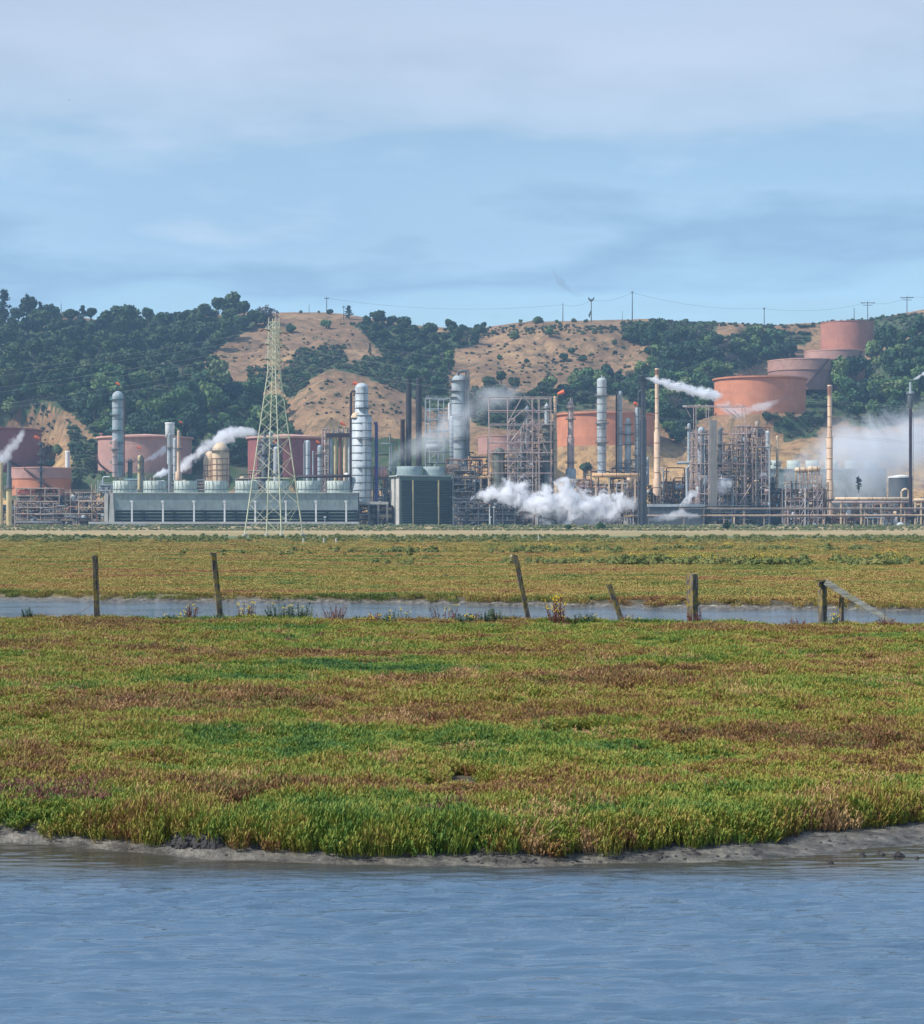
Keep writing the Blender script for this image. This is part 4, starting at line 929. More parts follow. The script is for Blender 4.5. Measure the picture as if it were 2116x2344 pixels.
m = MB(); m.prism([lp(0, -.3), lp(Wd, -.3), lp(Wd, .3), lp(0, .3)], zt - 2.0, zt - .02); m.build('fascia_panel', m_louv, o)
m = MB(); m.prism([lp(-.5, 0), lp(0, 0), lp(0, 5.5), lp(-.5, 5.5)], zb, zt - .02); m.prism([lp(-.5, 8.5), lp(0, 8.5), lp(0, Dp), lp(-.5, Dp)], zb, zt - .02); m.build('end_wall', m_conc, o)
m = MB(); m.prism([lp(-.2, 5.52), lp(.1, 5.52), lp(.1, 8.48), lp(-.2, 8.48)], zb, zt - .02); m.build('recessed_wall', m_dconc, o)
bays = [(.5, 5.7), (6.4, 18.1), (18.9, Wd - .3)]
for bi, (a, b_) in enumerate(bays):
    first = None
    for j in range(19):
        z = zb + 1 + j * (zt - 2.4 - zb - 1) / 18.5
        if first is None:
            m = MB(); p0, p1, p2, p3 = lp(a, -.25), lp(b_, -.25), lp(b_, .75), lp(a, .75)
            m.add([(*p0, z), (*p1, z), (*p2, z + .75), (*p3, z + .75), (*p0, z - .08), (*p1, z - .08), (*p2, z + .67), (*p3, z + .67)], [(0, 1, 2, 3), (7, 6, 5, 4), (0, 4, 5, 1), (2, 6, 7, 3)])
            first = m.build('louvre', m_louv, o, origin=(*p0, z)); p_first = p0
        else: again(first, o, (*p_first, z))
for a in (.25, 6.05, 18.5, Wd - .15):
    m = MB(); q = lp(a, -.75); wd_ = .55 if a in (6.05, 18.5) else .3
    m.box((q[0], q[1], (zb + zt - 1.8) / 2), (wd_, .5, zt - 1.8 - zb), rz=th); m.build('riser_column' if wd_ > .4 else 'corner_post', m_yellow if wd_ > .4 else m_louv, o)
for cx_, r in ((6.8, 6.1), (19.3, 5.7)):
    q = lp(cx_, 8.2); m = MB(); m.lathe((*q, zt + .5), [(r * 1.03, 0), (r * .95, 2.2), (r, 4.3), (r * .92, 4.3), (r * .9, 1)], 36); m.build('fan_stack', m_sage, o)
m = MB()
for i in range(24):
    q = lp(-1.5 + i * (Wd + 2) / 23, -.5); m.beam((*q, zt + .5), (*q, zt + 1.6), .07)
for h in (1.05, 1.6): m.beam((*lp(-1.5, -.5), zt + h), (*lp(Wd + .5, -.5), zt + h), .07)
m.build('railing', m_sage, o)

# ------------------------------------------------------------------ distant third cooling tower in the haze at right
Yd = 975; o = empty('cooling_tower', (X(1890, Yd), Yd, 2), 'hazy blue-gray cooling tower far behind at right, fan stacks in steam', 'cooling tower')
m = MB(); m.b3(X(1758, Yd), X(2030, Yd), Yd, Yd + 14, 2, Z(1074, Yd)); m.build('wall', m_sage, o)
m = MB(); m.b3(X(1756, Yd), X(2032, Yd), Yd - .5, Yd + 14.5, Z(1074, Yd), Z(1072, Yd)); m.build('roof_deck', m_sagel, o)
for px in (1772, 1817, 1860, 1905, 1950, 1994):
    m = MB(); x = X(px, Yd + 7); r = 15 * Yd / F; m.lathe((x, Yd + 7, Z(1072, Yd)), [(r * 1.05, 0), (r, 2), (r * 1.05, Z(1053, Yd) - Z(1072, Yd)), (r * .92, 4)], 24); m.build('fan_stack', m_sagel, o)
for i in range(6):
    for j in range(3):
        a = X(1762 + i * 45, Yd); m = MB(); m.b3(a, a + 8.6, Yd - .35, Yd - .05, 3 + j * 6, 7.5 + j * 6); m.build('louvre_panel', m_dgray if j < 2 else m_gray, o)
o = empty('storage_tank', (X(2062, 930), 930, 2), 'dark low tank with white roof behind the maroon flare', 'storage tank', 'round oil storage tanks')
m = MB(); m.lathe((X(2062, 930), 930, 1.8), [(5.8, 0), (5.8, Z(1093, 930) - 1.8)], 36); m.build('shell', m_dgray, o)
m = MB(); m.lathe((X(2062, 930), 930, Z(1093, 930)), [(6.0, -.2), (6.0, .5), (.01, 1.4)], 36, smooth=False); m.build('roof', m_white, o)

# ------------------------------------------------------------------ process units: frames full of vessels and pipes
def unit(name, label, px0, px1, yt, Y, dep=10, levels=5, bays=None, nv=6, npi=14, seed=0, pal=None, vm=None, yb=None, cat='process unit', frame=m_steel, col_w=.38, dens=1.0, brace=True, jag=.35):
    r = random.Random(seed); x0, x1 = X(px0, Y), X(px1, Y); zb = Z(yb, Y) if yb else 2.0; zt = Z(yt, Y)
    bays = bays or max(1, int((x1 - x0) / 5.5)); bw = (x1 - x0) / bays; lh = (zt - zb) / levels
    pal = pal or [m_gray, m_cream, m_rust, m_dgray, m_light, m_white, m_tan, m_pink]
    o = empty(name, ((x0 + x1) / 2, Y, zb), label, cat)
    tops = [levels - (r.randint(1, max(1, levels // 2)) if r.random() < jag else 0) for _ in range(bays + 1)]
    m = MB()
    for i in range(bays + 1):
        for y_ in (0, dep): m.beam((x0 + i * bw, Y + y_, zb), (x0 + i * bw, Y + y_, zb + tops[i] * lh), col_w)
    m.build('steel_column', frame, o)
    for j in range(1, levels + 1):
        m = MB(); any_ = False
        for i in range(bays):
            if min(tops[i], tops[i + 1]) >= j:
                any_ = True
                for y_ in (0, dep): m.beam((x0 + i * bw, Y + y_, zb + j * lh), (x0 + (i + 1) * bw, Y + y_, zb + j * lh), col_w * .95)
                m.beam((x0 + i * bw, Y, zb + j * lh), (x0 + i * bw, Y + dep, zb + j * lh), col_w * .8)
                if r.random() < .55: m.b3(x0 + i * bw + .2, x0 + (i + 1) * bw - .2, Y + .3, Y + dep - .3, zb + j * lh + .15, zb + j * lh + .28)
                if r.random() < .6:
                    for h in (.6, 1.2): m.beam((x0 + i * bw, Y - .1, zb + j * lh + h), (x0 + (i + 1) * bw, Y - .1, zb + j * lh + h), .10)
        if any_: m.build('floor_level', frame, o)
    if brace:
        m = MB()
        for i in range(bays):
            for j in range(min(tops[i], tops[i + 1])):
                if r.random() < .35:
                    a, b_ = (x0 + i * bw, zb + j * lh), (x0 + (i + 1) * bw, zb + (j + 1) * lh)
                    if r.random() < .5: a, b_ = (a[0], b_[1]), (b_[0], a[1])
                    m.beam((a[0], Y - .05, a[1]), (b_[0], Y - .05, b_[1]), .2)
        if m.v: m.build('bracing', frame, o)
    for q in range(nv):
        m = MB(); mt = r.choice(vm or pal); i = r.randrange(bays); hz = max(1, min(tops[i], tops[i + 1])); j = r.randrange(hz); cx_ = x0 + (i + .5) * bw; zc = zb + j * lh
        if r.random() < .5:
            rr_ = r.uniform(.7, min(1.9, lh * .42)); ln = min(bw * r.uniform(.7, 1.6), x1 - x0); yy_ = Y + r.uniform(.5, dep * .7)
            c0 = max(x0, cx_ - ln / 2); c1 = min(x1, cx_ + ln / 2); zz = zc + rr_ + .6
            m.tube([(c0, yy_, zz), (c0 + rr_ * .35, yy_, zz), (c1 - rr_ * .35, yy_, zz), (c1, yy_, zz)], rr_, 12, rr=[rr_ * .45, rr_, rr_, rr_ * .45])
        else:
            rr_ = r.uniform(.6, 1.5); hh = lh * r.uniform(.8, 1.8); yy_ = Y + r.uniform(.5, dep * .7)
            m.lathe((cx_ + r.uniform(-1, 1), yy_, zc + .2), [(rr_ * .5, 0), (rr_, .5), (rr_, hh - .6), (rr_ * .6, hh - .15), (.02, hh)], 12)
        m.build('vessel', mt, o)
    for q in range(npi):
        m = MB(); mt = r.choice(pal); pr = r.uniform(.12, .38); yy_ = Y + r.uniform(-.6, dep * .6)
        xa = r.uniform(x0, x1); xb = min(x1, max(x0, xa + r.uniform(-9, 9))); za = zb + r.uniform(.2, .95) * (zt - zb); zc = zb + r.uniform(.02, .85) * (zt - zb)
        kind = r.random()
        if kind < .4: pts = [(xa, yy_, zb), (xa, yy_, za - .4), (xa + .4 * (1 if xb > xa else -1), yy_, za), (xb, yy_, za)]
        elif kind < .7: pts = [(xa, yy_, za), (xb, yy_, za), (xb, yy_ + .5, za - .5), (xb, yy_ + .5, min(za - .6, zc))]
        else: pts = [(xa, yy_, zb), (xa, yy_, za)]
        m.tube(pts, pr, 6); m.build('pipe', mt, o)
    n = int((x1 - x0) * (zt - zb) * .42 * dens); m = MB(); nm = len(pal)
    for q in range(n):
        x = r.uniform(x0, x1); i = min(bays - 1, int((x - x0) / bw)); top = zb + min(tops[i], tops[i + 1]) * lh; z = zb + (r.random() ** 1.15) * (top - zb); s = r.uniform(.2, .95); mi = r.randrange(nm); y_ = Y + r.uniform(0, dep * .8)
        if r.random() < .55: m.box((x, y_, z), (s * r.uniform(.6, 1.8), s, s * r.uniform(.5, 1.4)), mi)
        elif r.random() < .5: m.tube([(x, y_, z - s * r.uniform(.8, 3)), (x, y_, z + s)], r.uniform(.08, .22), 5, mi)
        else: m.tube([(x - s * r.uniform(1, 3.5), y_, z), (x + s, y_, z)], r.uniform(.08, .2), 5, mi)
    g = m.build('valves_and_fittings', pal, o); g['kind'] = 'stuff'
    return o
dk = [m_dgray, m_black, m_gray, m_steel, m_rust, m_dgray, m_dark, m_light]
warm = [m_rust, m_steel, m_cream, m_tan, m_dgray, m_light, m_pink, m_cream, m_black, m_gray, m_white]
redp = [m_red, m_maroon, m_dgray, m_rust, m_light, m_black, m_steel, m_red]
tanv = [m_cream, m_tan, m_light, m_gray]
unit('process_unit', 'low red and maroon piping unit beside the yellow stack at left', 38, 136, 1118, 893, 10, 5, nv=9, npi=30, seed=11, pal=redp, dens=2.6)
unit('pipe_rack', 'dark low pipe rack behind the brown wall at left', 34, 240, 1148, 884, 8, 4, nv=6, npi=34, seed=12, pal=dk, dens=2.4, jag=.1)
unit('process_unit', 'pipework climbing in steps to the left end of the cooling tower', 150, 240, 1108, 895, 10, 5, nv=8, npi=26, seed=13, pal=warm, dens=2.2, jag=.7)
unit('process_unit', 'small steel platforms around the foot of the teal-platform column', 225, 345, 1086, 893, 8, 4, yb=1135, nv=5, npi=14, seed=14, pal=[m_gray, m_teal, m_light, m_dgray], frame=m_gray, dens=1.3)
unit('process_unit', 'gray unit behind the fan stacks between the flared stack and domes', 345, 470, 1093, 905, 10, 3, yb=1135, nv=6, npi=14, seed=15, pal=[m_light, m_gray, m_white, m_cream], dens=1.5, jag=.6)
unit('process_unit', 'dark scaffolded unit seen through the pylon', 590, 642, 1012, 908, 9, 9, nv=7, npi=16, seed=16, pal=[m_dgray, m_gray, m_black, m_light, m_rust], frame=m_dgray, dens=1.6, yb=1150)
unit('process_unit', 'low brown unit between the pylon and the heater tubes', 540, 600, 1078, 905, 9, 4, yb=1150, nv=6, npi=12, seed=36, pal=warm, dens=1.6)
unit('process_unit', 'thin scaffold left of the heater tubes', 738, 752, 982, 899, 5, 9, bays=2, nv=1, npi=4, seed=17, pal=[m_cream, m_rust, m_white], frame=m_pink, dens=1.2, yb=1150)
unit('process_unit', 'tall open frame with blue riser right of the silver column', 856, 906, 978, 900, 10, 8, nv=4, npi=16, seed=18, pal=[m_dgray, m_maroon, m_light, m_gray, m_rust], frame=m_gray, dens=1.5)
Yb = 890; m = MB(); m.tube([(X(862, Yb), Yb, Z(1148, Yb)), (X(862, Yb), Yb, Z(972, Yb))], .75, 10); m.tube([(X(860, Yb), Yb, Z(972, Yb)), (X(860, Yb), Yb, Z(966, Yb))], .95, 10); tag(m.build('riser_pipe', m_blue), 'deep blue upright pipe right of the silver column', 'pipe')
o = empty('exchanger', (X(872, 893), 893, Z(1082, 893)), 'banded reddish horizontal drum right of the blue pipe', 'vessel')
m = MB(); m.tube([(X(853, 893), 893, Z(1082, 893)), (X(856, 893), 893, Z(1082, 893)), (X(884, 893), 893, Z(1082, 893)), (X(887, 893), 893, Z(1082, 893))], 2.7, 16, rr=[1.6, 2.7, 2.7, 1.6]); m.build('drum', m_pink, o)
for i in range(5):
    m = MB(); xx = X(857 + i * 6.5, 893); m.tube([(xx, 893, Z(1082, 893)), (xx + .35, 893, Z(1082, 893))], 2.85, 16); m.build('band', m_red, o)
m = MB(); m.b3(X(853, 893), X(887, 893), 891, 895, Z(1098, 893), Z(1095, 893))
for a in (855, 885): m.b3(X(a, 893) - .3, X(a, 893) + .3, 892, 894, Z(1148, 893), Z(1098, 893))
m.build('saddle', m_dgray, o)
unit('process_unit', 'rusty platform unit at the foot of the massive gray column', 1022, 1104, 1052, 888, 12, 5, nv=9, npi=22, seed=19, pal=warm, frame=m_rust, dens=2.0, jag=.5)
unit('process_unit', 'dense dark lattice base left of the large white steam cloud', 1038, 1088, 1078, 882, 10, 8, nv=5, npi=18, seed=20, pal=dk, frame=m_dgray, dens=2.4, jag=.1)
unit('pipe_rack', 'dark low rack under the steam nozzle right of the square cooling tower', 1040, 1180, 1150, 874, 8, 4, nv=6, npi=26, seed=21, pal=dk, frame=m_dgray, dens=2.6, jag=.1)
unit('process_unit', 'cluster of dark vessels and pipes inside the gantry', 1128, 1268, 1030, 892, 14, 9, bays=8, nv=22, npi=60, seed=22, pal=[m_dgray, m_gray, m_olive, m_light, m_steel, m_dgray, m_black, m_white], frame=m_steel, dens=3.4, jag=.35)
unit('process_unit', 'upper dark scaffold around the banded reactor of the gantry', 1200, 1268, 965, 896, 9, 12, nv=10, npi=34, seed=23, pal=dk, frame=m_steel, dens=2.6, jag=.4)
unit('process_unit', 'tangle of tan and gray equipment below the orange duct', 1325, 1470, 1098, 884, 12, 6, nv=16, npi=44, seed=24, pal=warm, frame=m_rust, dens=3.4, jag=.3)
unit('process_unit', 'platforms around the foot of the tall pale gray column', 1340, 1466, 1052, 897, 10, 8, nv=12, npi=34, seed=25, pal=[m_gray, m_dgray, m_light, m_rust, m_black], frame=m_dgray, dens=2.2, jag=.7)
unit('process_unit', 'tan equipment right of the tallest tan stack', 1512, 1600, 1062, 893, 12, 7, nv=10, npi=32, seed=26, pal=warm + dk, frame=m_rust, dens=3.2, jag=.8)
unit('process_unit', 'dense scaffold block full of vessels left of the concrete pillar', 1592, 1626, 985, 893, 10, 10, nv=6, npi=14, seed=27, pal=[m_dgray, m_gray, m_rust, m_light], frame=m_steel, dens=3.0, jag=.1)
unit('process_unit', 'dense scaffold block between concrete pillar and scaffolded column', 1644, 1692, 988, 893, 10, 10, nv=6, npi=18, seed=28, pal=warm + dk, frame=m_steel, dens=3.2, jag=.2)
unit('process_unit', 'rusty brown stair and platform tower right of the scaffolded column', 1716, 1762, 978, 893, 10, 11, nv=10, npi=22, seed=29, pal=[m_rust, m_steel, m_cream, m_dgray, m_black, m_dgray, m_pink], frame=m_rust, dens=3.6, jag=.2)
unit('process_unit', 'dark machinery block under the steam left of the cream vessels', 1755, 1800, 1100, 886, 10, 4, nv=6, npi=12, seed=30, pal=dk, frame=m_dgray, dens=2.2)
unit('process_unit', 'tan vessels and pipes stacked right of the small cream stack', 1790, 1888, 1100, 884, 12, 5, nv=16, npi=34, seed=31, pal=warm + dk, frame=m_rust, dens=3.4, jag=.5)
unit('pipe_rack', 'low pipework running below the long cream pipes at right', 1905, 2125, 1150, 884, 10, 3, nv=10, npi=36, seed=32, pal=warm + [m_yellow, m_gray], frame=m_rust, dens=2.0, jag=.2)
unit('pipe_rack', 'ground-level pipework along the plant front between flare and pillar', 1482, 1760, 1158, 876, 8, 3, nv=12, npi=50, seed=33, pal=dk + [m_cream, m_light], frame=m_dgray, dens=2.4, jag=.1)
unit('pipe_rack', 'low frame and pipes between silver column and square cooling tower', 822, 900, 1158, 886, 8, 3, nv=5, npi=14, seed=34, pal=warm, frame=m_maroon, dens=1.8, jag=.1)
unit('process_unit', 'light gray scaffold behind the maroon stacks', 975, 1032, 912, 915, 10, 12, nv=2, npi=10, seed=35, pal=[m_gray, m_light, m_dgray], frame=m_gray, dens=.4, jag=.5)
for (a, b_, yt_, Yv, sd_, pal_, lab) in ((-20, 250, 1140, 902, 51, dk, 'dark dense pipework row behind the red unit at far left'), (820, 915, 1110, 904, 52, dk, 'dark equipment row behind the silver column and blue riser'),
    (1030, 1130, 1100, 903, 53, dk, 'dark equipment row behind the rusty platform unit'), (1125, 1275, 1080, 912, 54, dk, 'dark vessels row standing behind the gantry'), (1270, 1480, 1118, 904, 55, dk + warm, 'dark equipment row behind the orange duct'),
    (1480, 1600, 1112, 908, 56, dk + warm, 'dark equipment row behind the tallest tan stack'), (1590, 1780, 1070, 908, 57, dk + warm, 'dark equipment row behind the scaffold blocks'), (1775, 1900, 1120, 902, 58, dk + warm, 'dark equipment row behind the cream drums'), (1900, 2140, 1150, 898, 59, dk, 'dark low equipment row behind the long cream pipes')):
    unit('process_unit', lab, a, b_, yt_, Yv, 8, 4, nv=int((b_ - a) / 9), npi=int((b_ - a) / 7), seed=sd_, pal=pal_, frame=m_dgray, dens=3.0, jag=.4, brace=False)
for (a, b_, yt_, bb, lv, sd_, lab) in ((1166, 1234, 958, 5, 13, 71, 'light beige scaffolding across the middle bays of the gantry'), (1596, 1624, 984, 3, 12, 72, 'beige scaffolding in front of the gray reactor'), (1645, 1688, 985, 4, 12, 73, 'beige scaffolding right of the concrete pillar'), (1724, 1764, 985, 4, 12, 74, 'beige scaffolding stair at the right end of the scaffold block'), (1800, 1884, 1086, 8, 6, 75, 'beige frame in front of the cream drums'), (1330, 1462, 1100, 12, 5, 76, 'beige pipe frame below the orange duct')):
    unit('scaffold', lab, a, b_, yt_, 882.5, 2.5, lv, bays=bb, nv=2, npi=8, seed=sd_, pal=[m_pink, m_cream, m_light, m_steel, m_dgray, m_white], frame=m_pink, col_w=.17, dens=1.2, jag=.3, cat='scaffold')
# horizontal cream vessels
def drum(px0, px1, py, w, Y, mt, label, n=4, sup=None):
    o = empty('drum', (X((px0 + px1) / 2, Y), Y, Z(py, Y)), label, 'vessel'); r = w / 2 * Y / F; z = Z(py, Y); a, b_ = X(px0, Y), X(px1, Y)
    m = MB(); m.tube([(a, Y, z), (a + r * .4, Y, z), (b_ - r * .4, Y, z), (b_, Y, z)], r, 16, rr=[r * .5, r, r, r * .5]); m.build('shell', mt, o)
    for i in range(n):
        m = MB(); xx = a + (b_ - a) * (i + .7) / (n + .4); m.tube([(xx, Y, z), (xx + .3, Y, z)], r * 1.05, 16); m.build('band', m_rust, o)
    if sup:
        m = MB()
        for i in range(4): xx = a + (b_ - a) * (i + .3) / 3.7; m.b3(xx - .35, xx + .35, Y - .5, Y + .5, 2 if sup is True else Z(sup, Y), z - r * .8)
        m.build('support', m_cream, o)
    return o
drum(1356, 1466, 1088, 10, 880, m_orange, 'long orange horizontal duct left of the flare stack', 3, 1150)
drum(1060, 1126, 1093, 7, 884, m_orange, 'short orange pipe at the left foot of the gantry', 3, 1120)
drum(1272, 1330, 1100, 9, 890, m_cream, 'cream horizontal drum under the pinkish column', 2, 1130)
drum(1820, 1852, 1076, 12, 892, m_cream, 'upper left cream drum on the tan vessel stack at right', 2, 1110)
drum(1850, 1878, 1074, 13, 890, m_cream, 'bright cream drum with round end beside the tall cream stack', 2, 1110)
drum(1912, 2082, 1142, 8, 882, m_cream, 'long cream pipe running to the maroon flare', 5, True)
drum(1905, 2082, 1150, 5, 880, m_pink, 'thinner pinkish pipe just below the long cream pipe', 5)
drum(2092, 2140, 1145, 8, 882, m_cream, 'cream pipe right of the maroon flare, cut by the edge', 1, True)
m = MB(); Ye = 884; m.tube([(X(2065, Ye), Ye, Z(1142, Ye)), (X(2065, Ye), Ye, Z(1126, Ye)), (X(2068, Ye), Ye, Z(1121, Ye)), (X(2074, Ye), Ye, Z(1119, Ye)), (X(2080, Ye), Ye, Z(1122, Ye)), (X(2081, Ye), Ye, Z(1142, Ye))], .55, 10); tag(m.build('expansion_loop', m_cream), 'cream pipe loop arching beside the maroon flare', 'pipe')
m = MB(); m.tube([(X(1550, 889), 889, Z(1060, 889)), (X(1586, 889), 889, Z(1059, 889))], .7, 10); m.tube([(X(1574, 889), 889, Z(1140, 889)), (X(1574, 889), 889, Z(1072, 889)), (X(1577, 889), 889, Z(1067, 889)), (X(1584, 889), 889, Z(1066, 889))], .8, 10); tag(m.build('overhead_pipe', m_gray), 'gray bent pipes left of the scaffolded reactors', 'pipe')

# concrete pillar
m = MB(); m.b3(X(1626.5, 877), X(1642, 877), 877, 879.6, 2, Z(962, 877)); tag(m.build('concrete_pillar', m_dconc), 'plain gray concrete pillar, tallest square shaft of the right unit', 'pillar')
C('reactor', 'gray reactor with dark shaded side left of the concrete pillar', 1606, [(985, 1120, 16)], 889, m_gray, cat='reactor', dome=.5, plats=(992, 1017, 1063), band=0, ladder=False, top='nozzle')
C('reactor', 'dark reactor close to the right side of the concrete pillar', 1650, [(985, 1110, 13)], 889, m_dgray, cat='reactor', dome=.5, plats=(1017, 1063), ladder=False)
C('distillation_column', 'gray column caged in light scaffolding right of the concrete pillar', 1703, [(996, 1165, 17)], 890, m_light, dome=.3, plats=(993, 1017, 1061, 1125), ladder=False, band=24)
C('process_column', 'slender pale column at the right end of the scaffold block', 1758, [(990, 1100, 10)], 892, m_light, dome=.4, band=22, plats=(1022, 1063), pl_a=(-60, 100))

# ------------------------------------------------------------------ steel gantries
def gantry(label, xsb, yt, yb, Y, dep, beams, diag, mt=m_pink, w=.24, over=None):
    o = empty('steel_gantry', (X(sum(xsb) / len(xsb), Y), Y, Z(yb, Y)), label, 'steel gantry')
    first = None
    for px in xsb:
        for dy in (0, dep):
            x = X(px, Y); z0, z1 = Z(yb, Y), Z(yt, Y)
            if first is None:
                m = MB(); m.beam((x, Y, z0), (x, Y, z1), w)
                first = m.build('post', mt, o, origin=(x, Y, z0))
            else: again(first, o, (x, Y + dy, Z(yb, Y)))
    for y_ in beams:
        m = MB(); z = Z(y_, Y); a = X(xsb[0], Y) - (over[0] if over and y_ == yt else 0); b_ = X(xsb[-1], Y) + .7
        for dy in (0, dep): m.beam((a, Y + dy, z), (b_, Y + dy, z), w * 1.1)
        for px in xsb: m.beam((X(px, Y), Y, z), (X(px, Y), Y + dep, z), w)
        m.build('cross_beam', mt, o)
    for (a, b_, c, d) in diag:
        m = MB(); m.beam((X(a, Y), Y - .2, Z(b_, Y)), (X(c, Y), Y - .2, Z(d, Y)), w * .95); m.build('diagonal_brace', mt, o)
    return o
o = gantry('tall open steel gantry with crossed braces in the centre', [1120, 1163, 1220, 1235, 1262], 909, 1150, 880, 12, [909, 940, 971, 1012, 1036, 1056, 1083],
       [(1163, 968, 1195, 910), (1203, 912, 1235, 950), (1163, 968, 1200, 938), (1200, 935, 1235, 975), (1170, 1010, 1200, 972), (1200, 972, 1222, 998), (1184, 1104, 1200, 1084), (1200, 1084, 1222, 1110), (1120, 971, 1126, 1012), (1220, 960, 1255, 1040)])
m = MB(); m.b3(X(1096, 880), X(1103, 880), 880, 881.5, Z(909, 880), Z(907.5, 880)); m.build('lamp_bar', m_cream, o)
m = MB(); m.beam((X(1096, 880), 880.7, Z(909.4, 880)), (X(1120, 880), 880.7, Z(909.4, 880)), .16); m.build('outrigger', m_pink, o)
o = gantry('steel gantry over the right unit in front of the largest orange tank', [1594, 1623, 1706], 929, 1175, 881, 9, [929, 993, 1017, 1062, 1090, 1130],
       [(1570, 933, 1582, 955), (1700, 960, 1680, 940), (1643, 965, 1660, 985), (1643, 1035, 1660, 1015), (1692, 960, 1660, 935), (1720, 1110, 1690, 1160)], over=(5, 0))
m = MB(); m.b3(X(1564, 880), X(1573, 880), 880, 881.5, Z(930, 880), Z(928, 880)); m.build('lamp_bar', m_white, o)
unit('scaffold_tower', 'pinkish lattice scaffold wrapped around the caged gray column', 1686, 1722, 975, 886, 9, 13, bays=3, nv=0, npi=3, seed=41, pal=[m_pink, m_cream], frame=m_pink, col_w=.34, dens=.7, jag=0, cat='scaffold')
unit('scaffold_tower', 'lattice scaffold around the slim gray column left of the reactors', 1583, 1597, 990, 885, 6, 12, bays=1, nv=0, npi=2, seed=42, pal=[m_pink, m_cream], frame=m_pink, col_w=.30, dens=.6, jag=0, cat='scaffold')
unit('process_unit', 'tall narrow dark frame between the gantry and the massive gray column', 1076, 1118, 1000, 899, 10, 9, nv=6, npi=16, seed=61, pal=dk + [m_rust], frame=m_steel, dens=1.6, jag=.8)
o = gantry('thin pale gantry mast behind the maroon stacks', [974, 984], 912, 1060, 912, 6, [912, 940, 970, 1000, 1030], [(974, 940, 984, 970), (984, 1000, 974, 1030)], m_light, .22)
o = gantry('second thin pale gantry mast left of the massive gray column', [1004, 1016], 915, 1060, 914, 6, [915, 950, 985, 1020], [(1004, 950, 1016, 985)], m_light, .22)

# ------------------------------------------------------------------ pipe rack rails along the front at right
Yr = 866; o = empty('pipe_bridge', (X(1780, Yr), Yr, 2), 'long low double-railed pipe bridge along the front of the right plant', 'pipe bridge')
for y_, mt, rr_ in ((1164, m_steel, .32), (1180, m_tan, .34), (1167, m_dgray, .2), (1183, m_dgray, .25)):
    m = MB(); m.tube([(X(1555 if y_ < 1170 else 1440, Yr), Yr + (.0 if mt != m_dgray else .8), Z(y_, Yr)), (X(2200, Yr), Yr + (.0 if mt != m_dgray else .8), Z(y_ - 1, Yr))], rr_, 6); m.build('rail_pipe', mt, o)
for i, px in enumerate(range(1566, 2120, 46)):
    m = MB(); m.box((X(px, Yr), Yr + .4, (2 + Z(1180, Yr)) / 2 + (1.6 if i % 2 else 0)), (.55, .55, Z(1180, Yr) - 2 + (3.2 if i % 2 else 0))); m.build('bent_post', m_steel, o)
Yr = 872; o = empty('shed', (X(1550, Yr), Yr, 2), 'low gray-roofed shed behind the foot of the flare stack', 'shed')
m = MB(); m.b3(X(1484, Yr), X(1614, Yr), Yr, Yr + 8, Z(1160, Yr), Z(1154, Yr)); m.build('roof', m_light, o)
m = MB(); m.b3(X(1486, Yr), X(1612, Yr), Yr + .6, Yr + 7.5, 2, Z(1160, Yr)); m.build('wall', m_dgray, o)
Yr = 858; o = empty('shed', (X(84, Yr), Yr, 2), 'low brown wall building with pale roof edge at far left', 'shed')
m = MB(); m.b3(X(34, Yr), X(134, Yr), Yr - .3, Yr + 7, Z(1196, Yr), Z(1193.5, Yr)); m.build('roof', m_light, o)
m = MB(); m.b3(X(35, Yr), X(133, Yr), Yr, Yr + 6.5, 1.2, Z(1196, Yr)); m.build('wall', m_brick, o)
for a in (72, 96):
    m = MB(); m.b3(X(a, Yr), X(a + 6, Yr), Yr - .08, Yr - .02, 1.3, 3.0); m.build('door', m_dgray, o)
for i, (px, w, hgt_, mt, lab) in enumerate(((1440, 22, 5, m_orange, 'short tan-topped table frame beside the foot of the flare stack'), (2005, 40, 4.2, m_gray, 'low gray equipment shelter under the pipe bridge at right'))):
    Yr = 862; o = empty('shelter', (X(px, Yr), Yr, 2), lab, 'shelter'); m = MB(); m.b3(X(px - w / 2, Yr), X(px + w / 2, Yr), Yr, Yr + 4, 2 + hgt_ - .4, 2 + hgt_); m.build('roof', mt, o)
    for a in (-.45, -.15, .15, .45):
        m = MB(); m.b3(X(px + w * a, Yr) - .15, X(px + w * a, Yr) + .15, Yr + .2, Yr + .5, 1.5, 2 + hgt_ - .4); m.build('leg', m_light, o)
m = MB(); m.b3(X(1625, 856), X(1670, 856), 856, 859, 1.6, 3.0); tag(m.build('concrete_kerb_block', m_cream), 'long pale concrete block in front of the scaffold block', 'concrete block')
for px, lab in ((744, 'white lamp post in front of the silver column'), (1131, 'white lamp mast in front of the dark rack'), (1123, 'short white lamp post left of the lamp mast')):
    Yl = 858; h = 9 if px == 1131 else 4.5; o = empty('lamp_post', (X(px, Yl), Yl, 1.6), lab, 'lamp post')
    m = MB(); m.tube([(X(px, Yl), Yl, 1.4), (X(px, Yl), Yl, 1.6 + h)], .16, 6); m.build('pole', m_light, o); m = MB(); m.box((X(px, Yl), Yl, 1.8 + h), (1.1, .5, .5)); m.build('lamp_head', m_white, o)
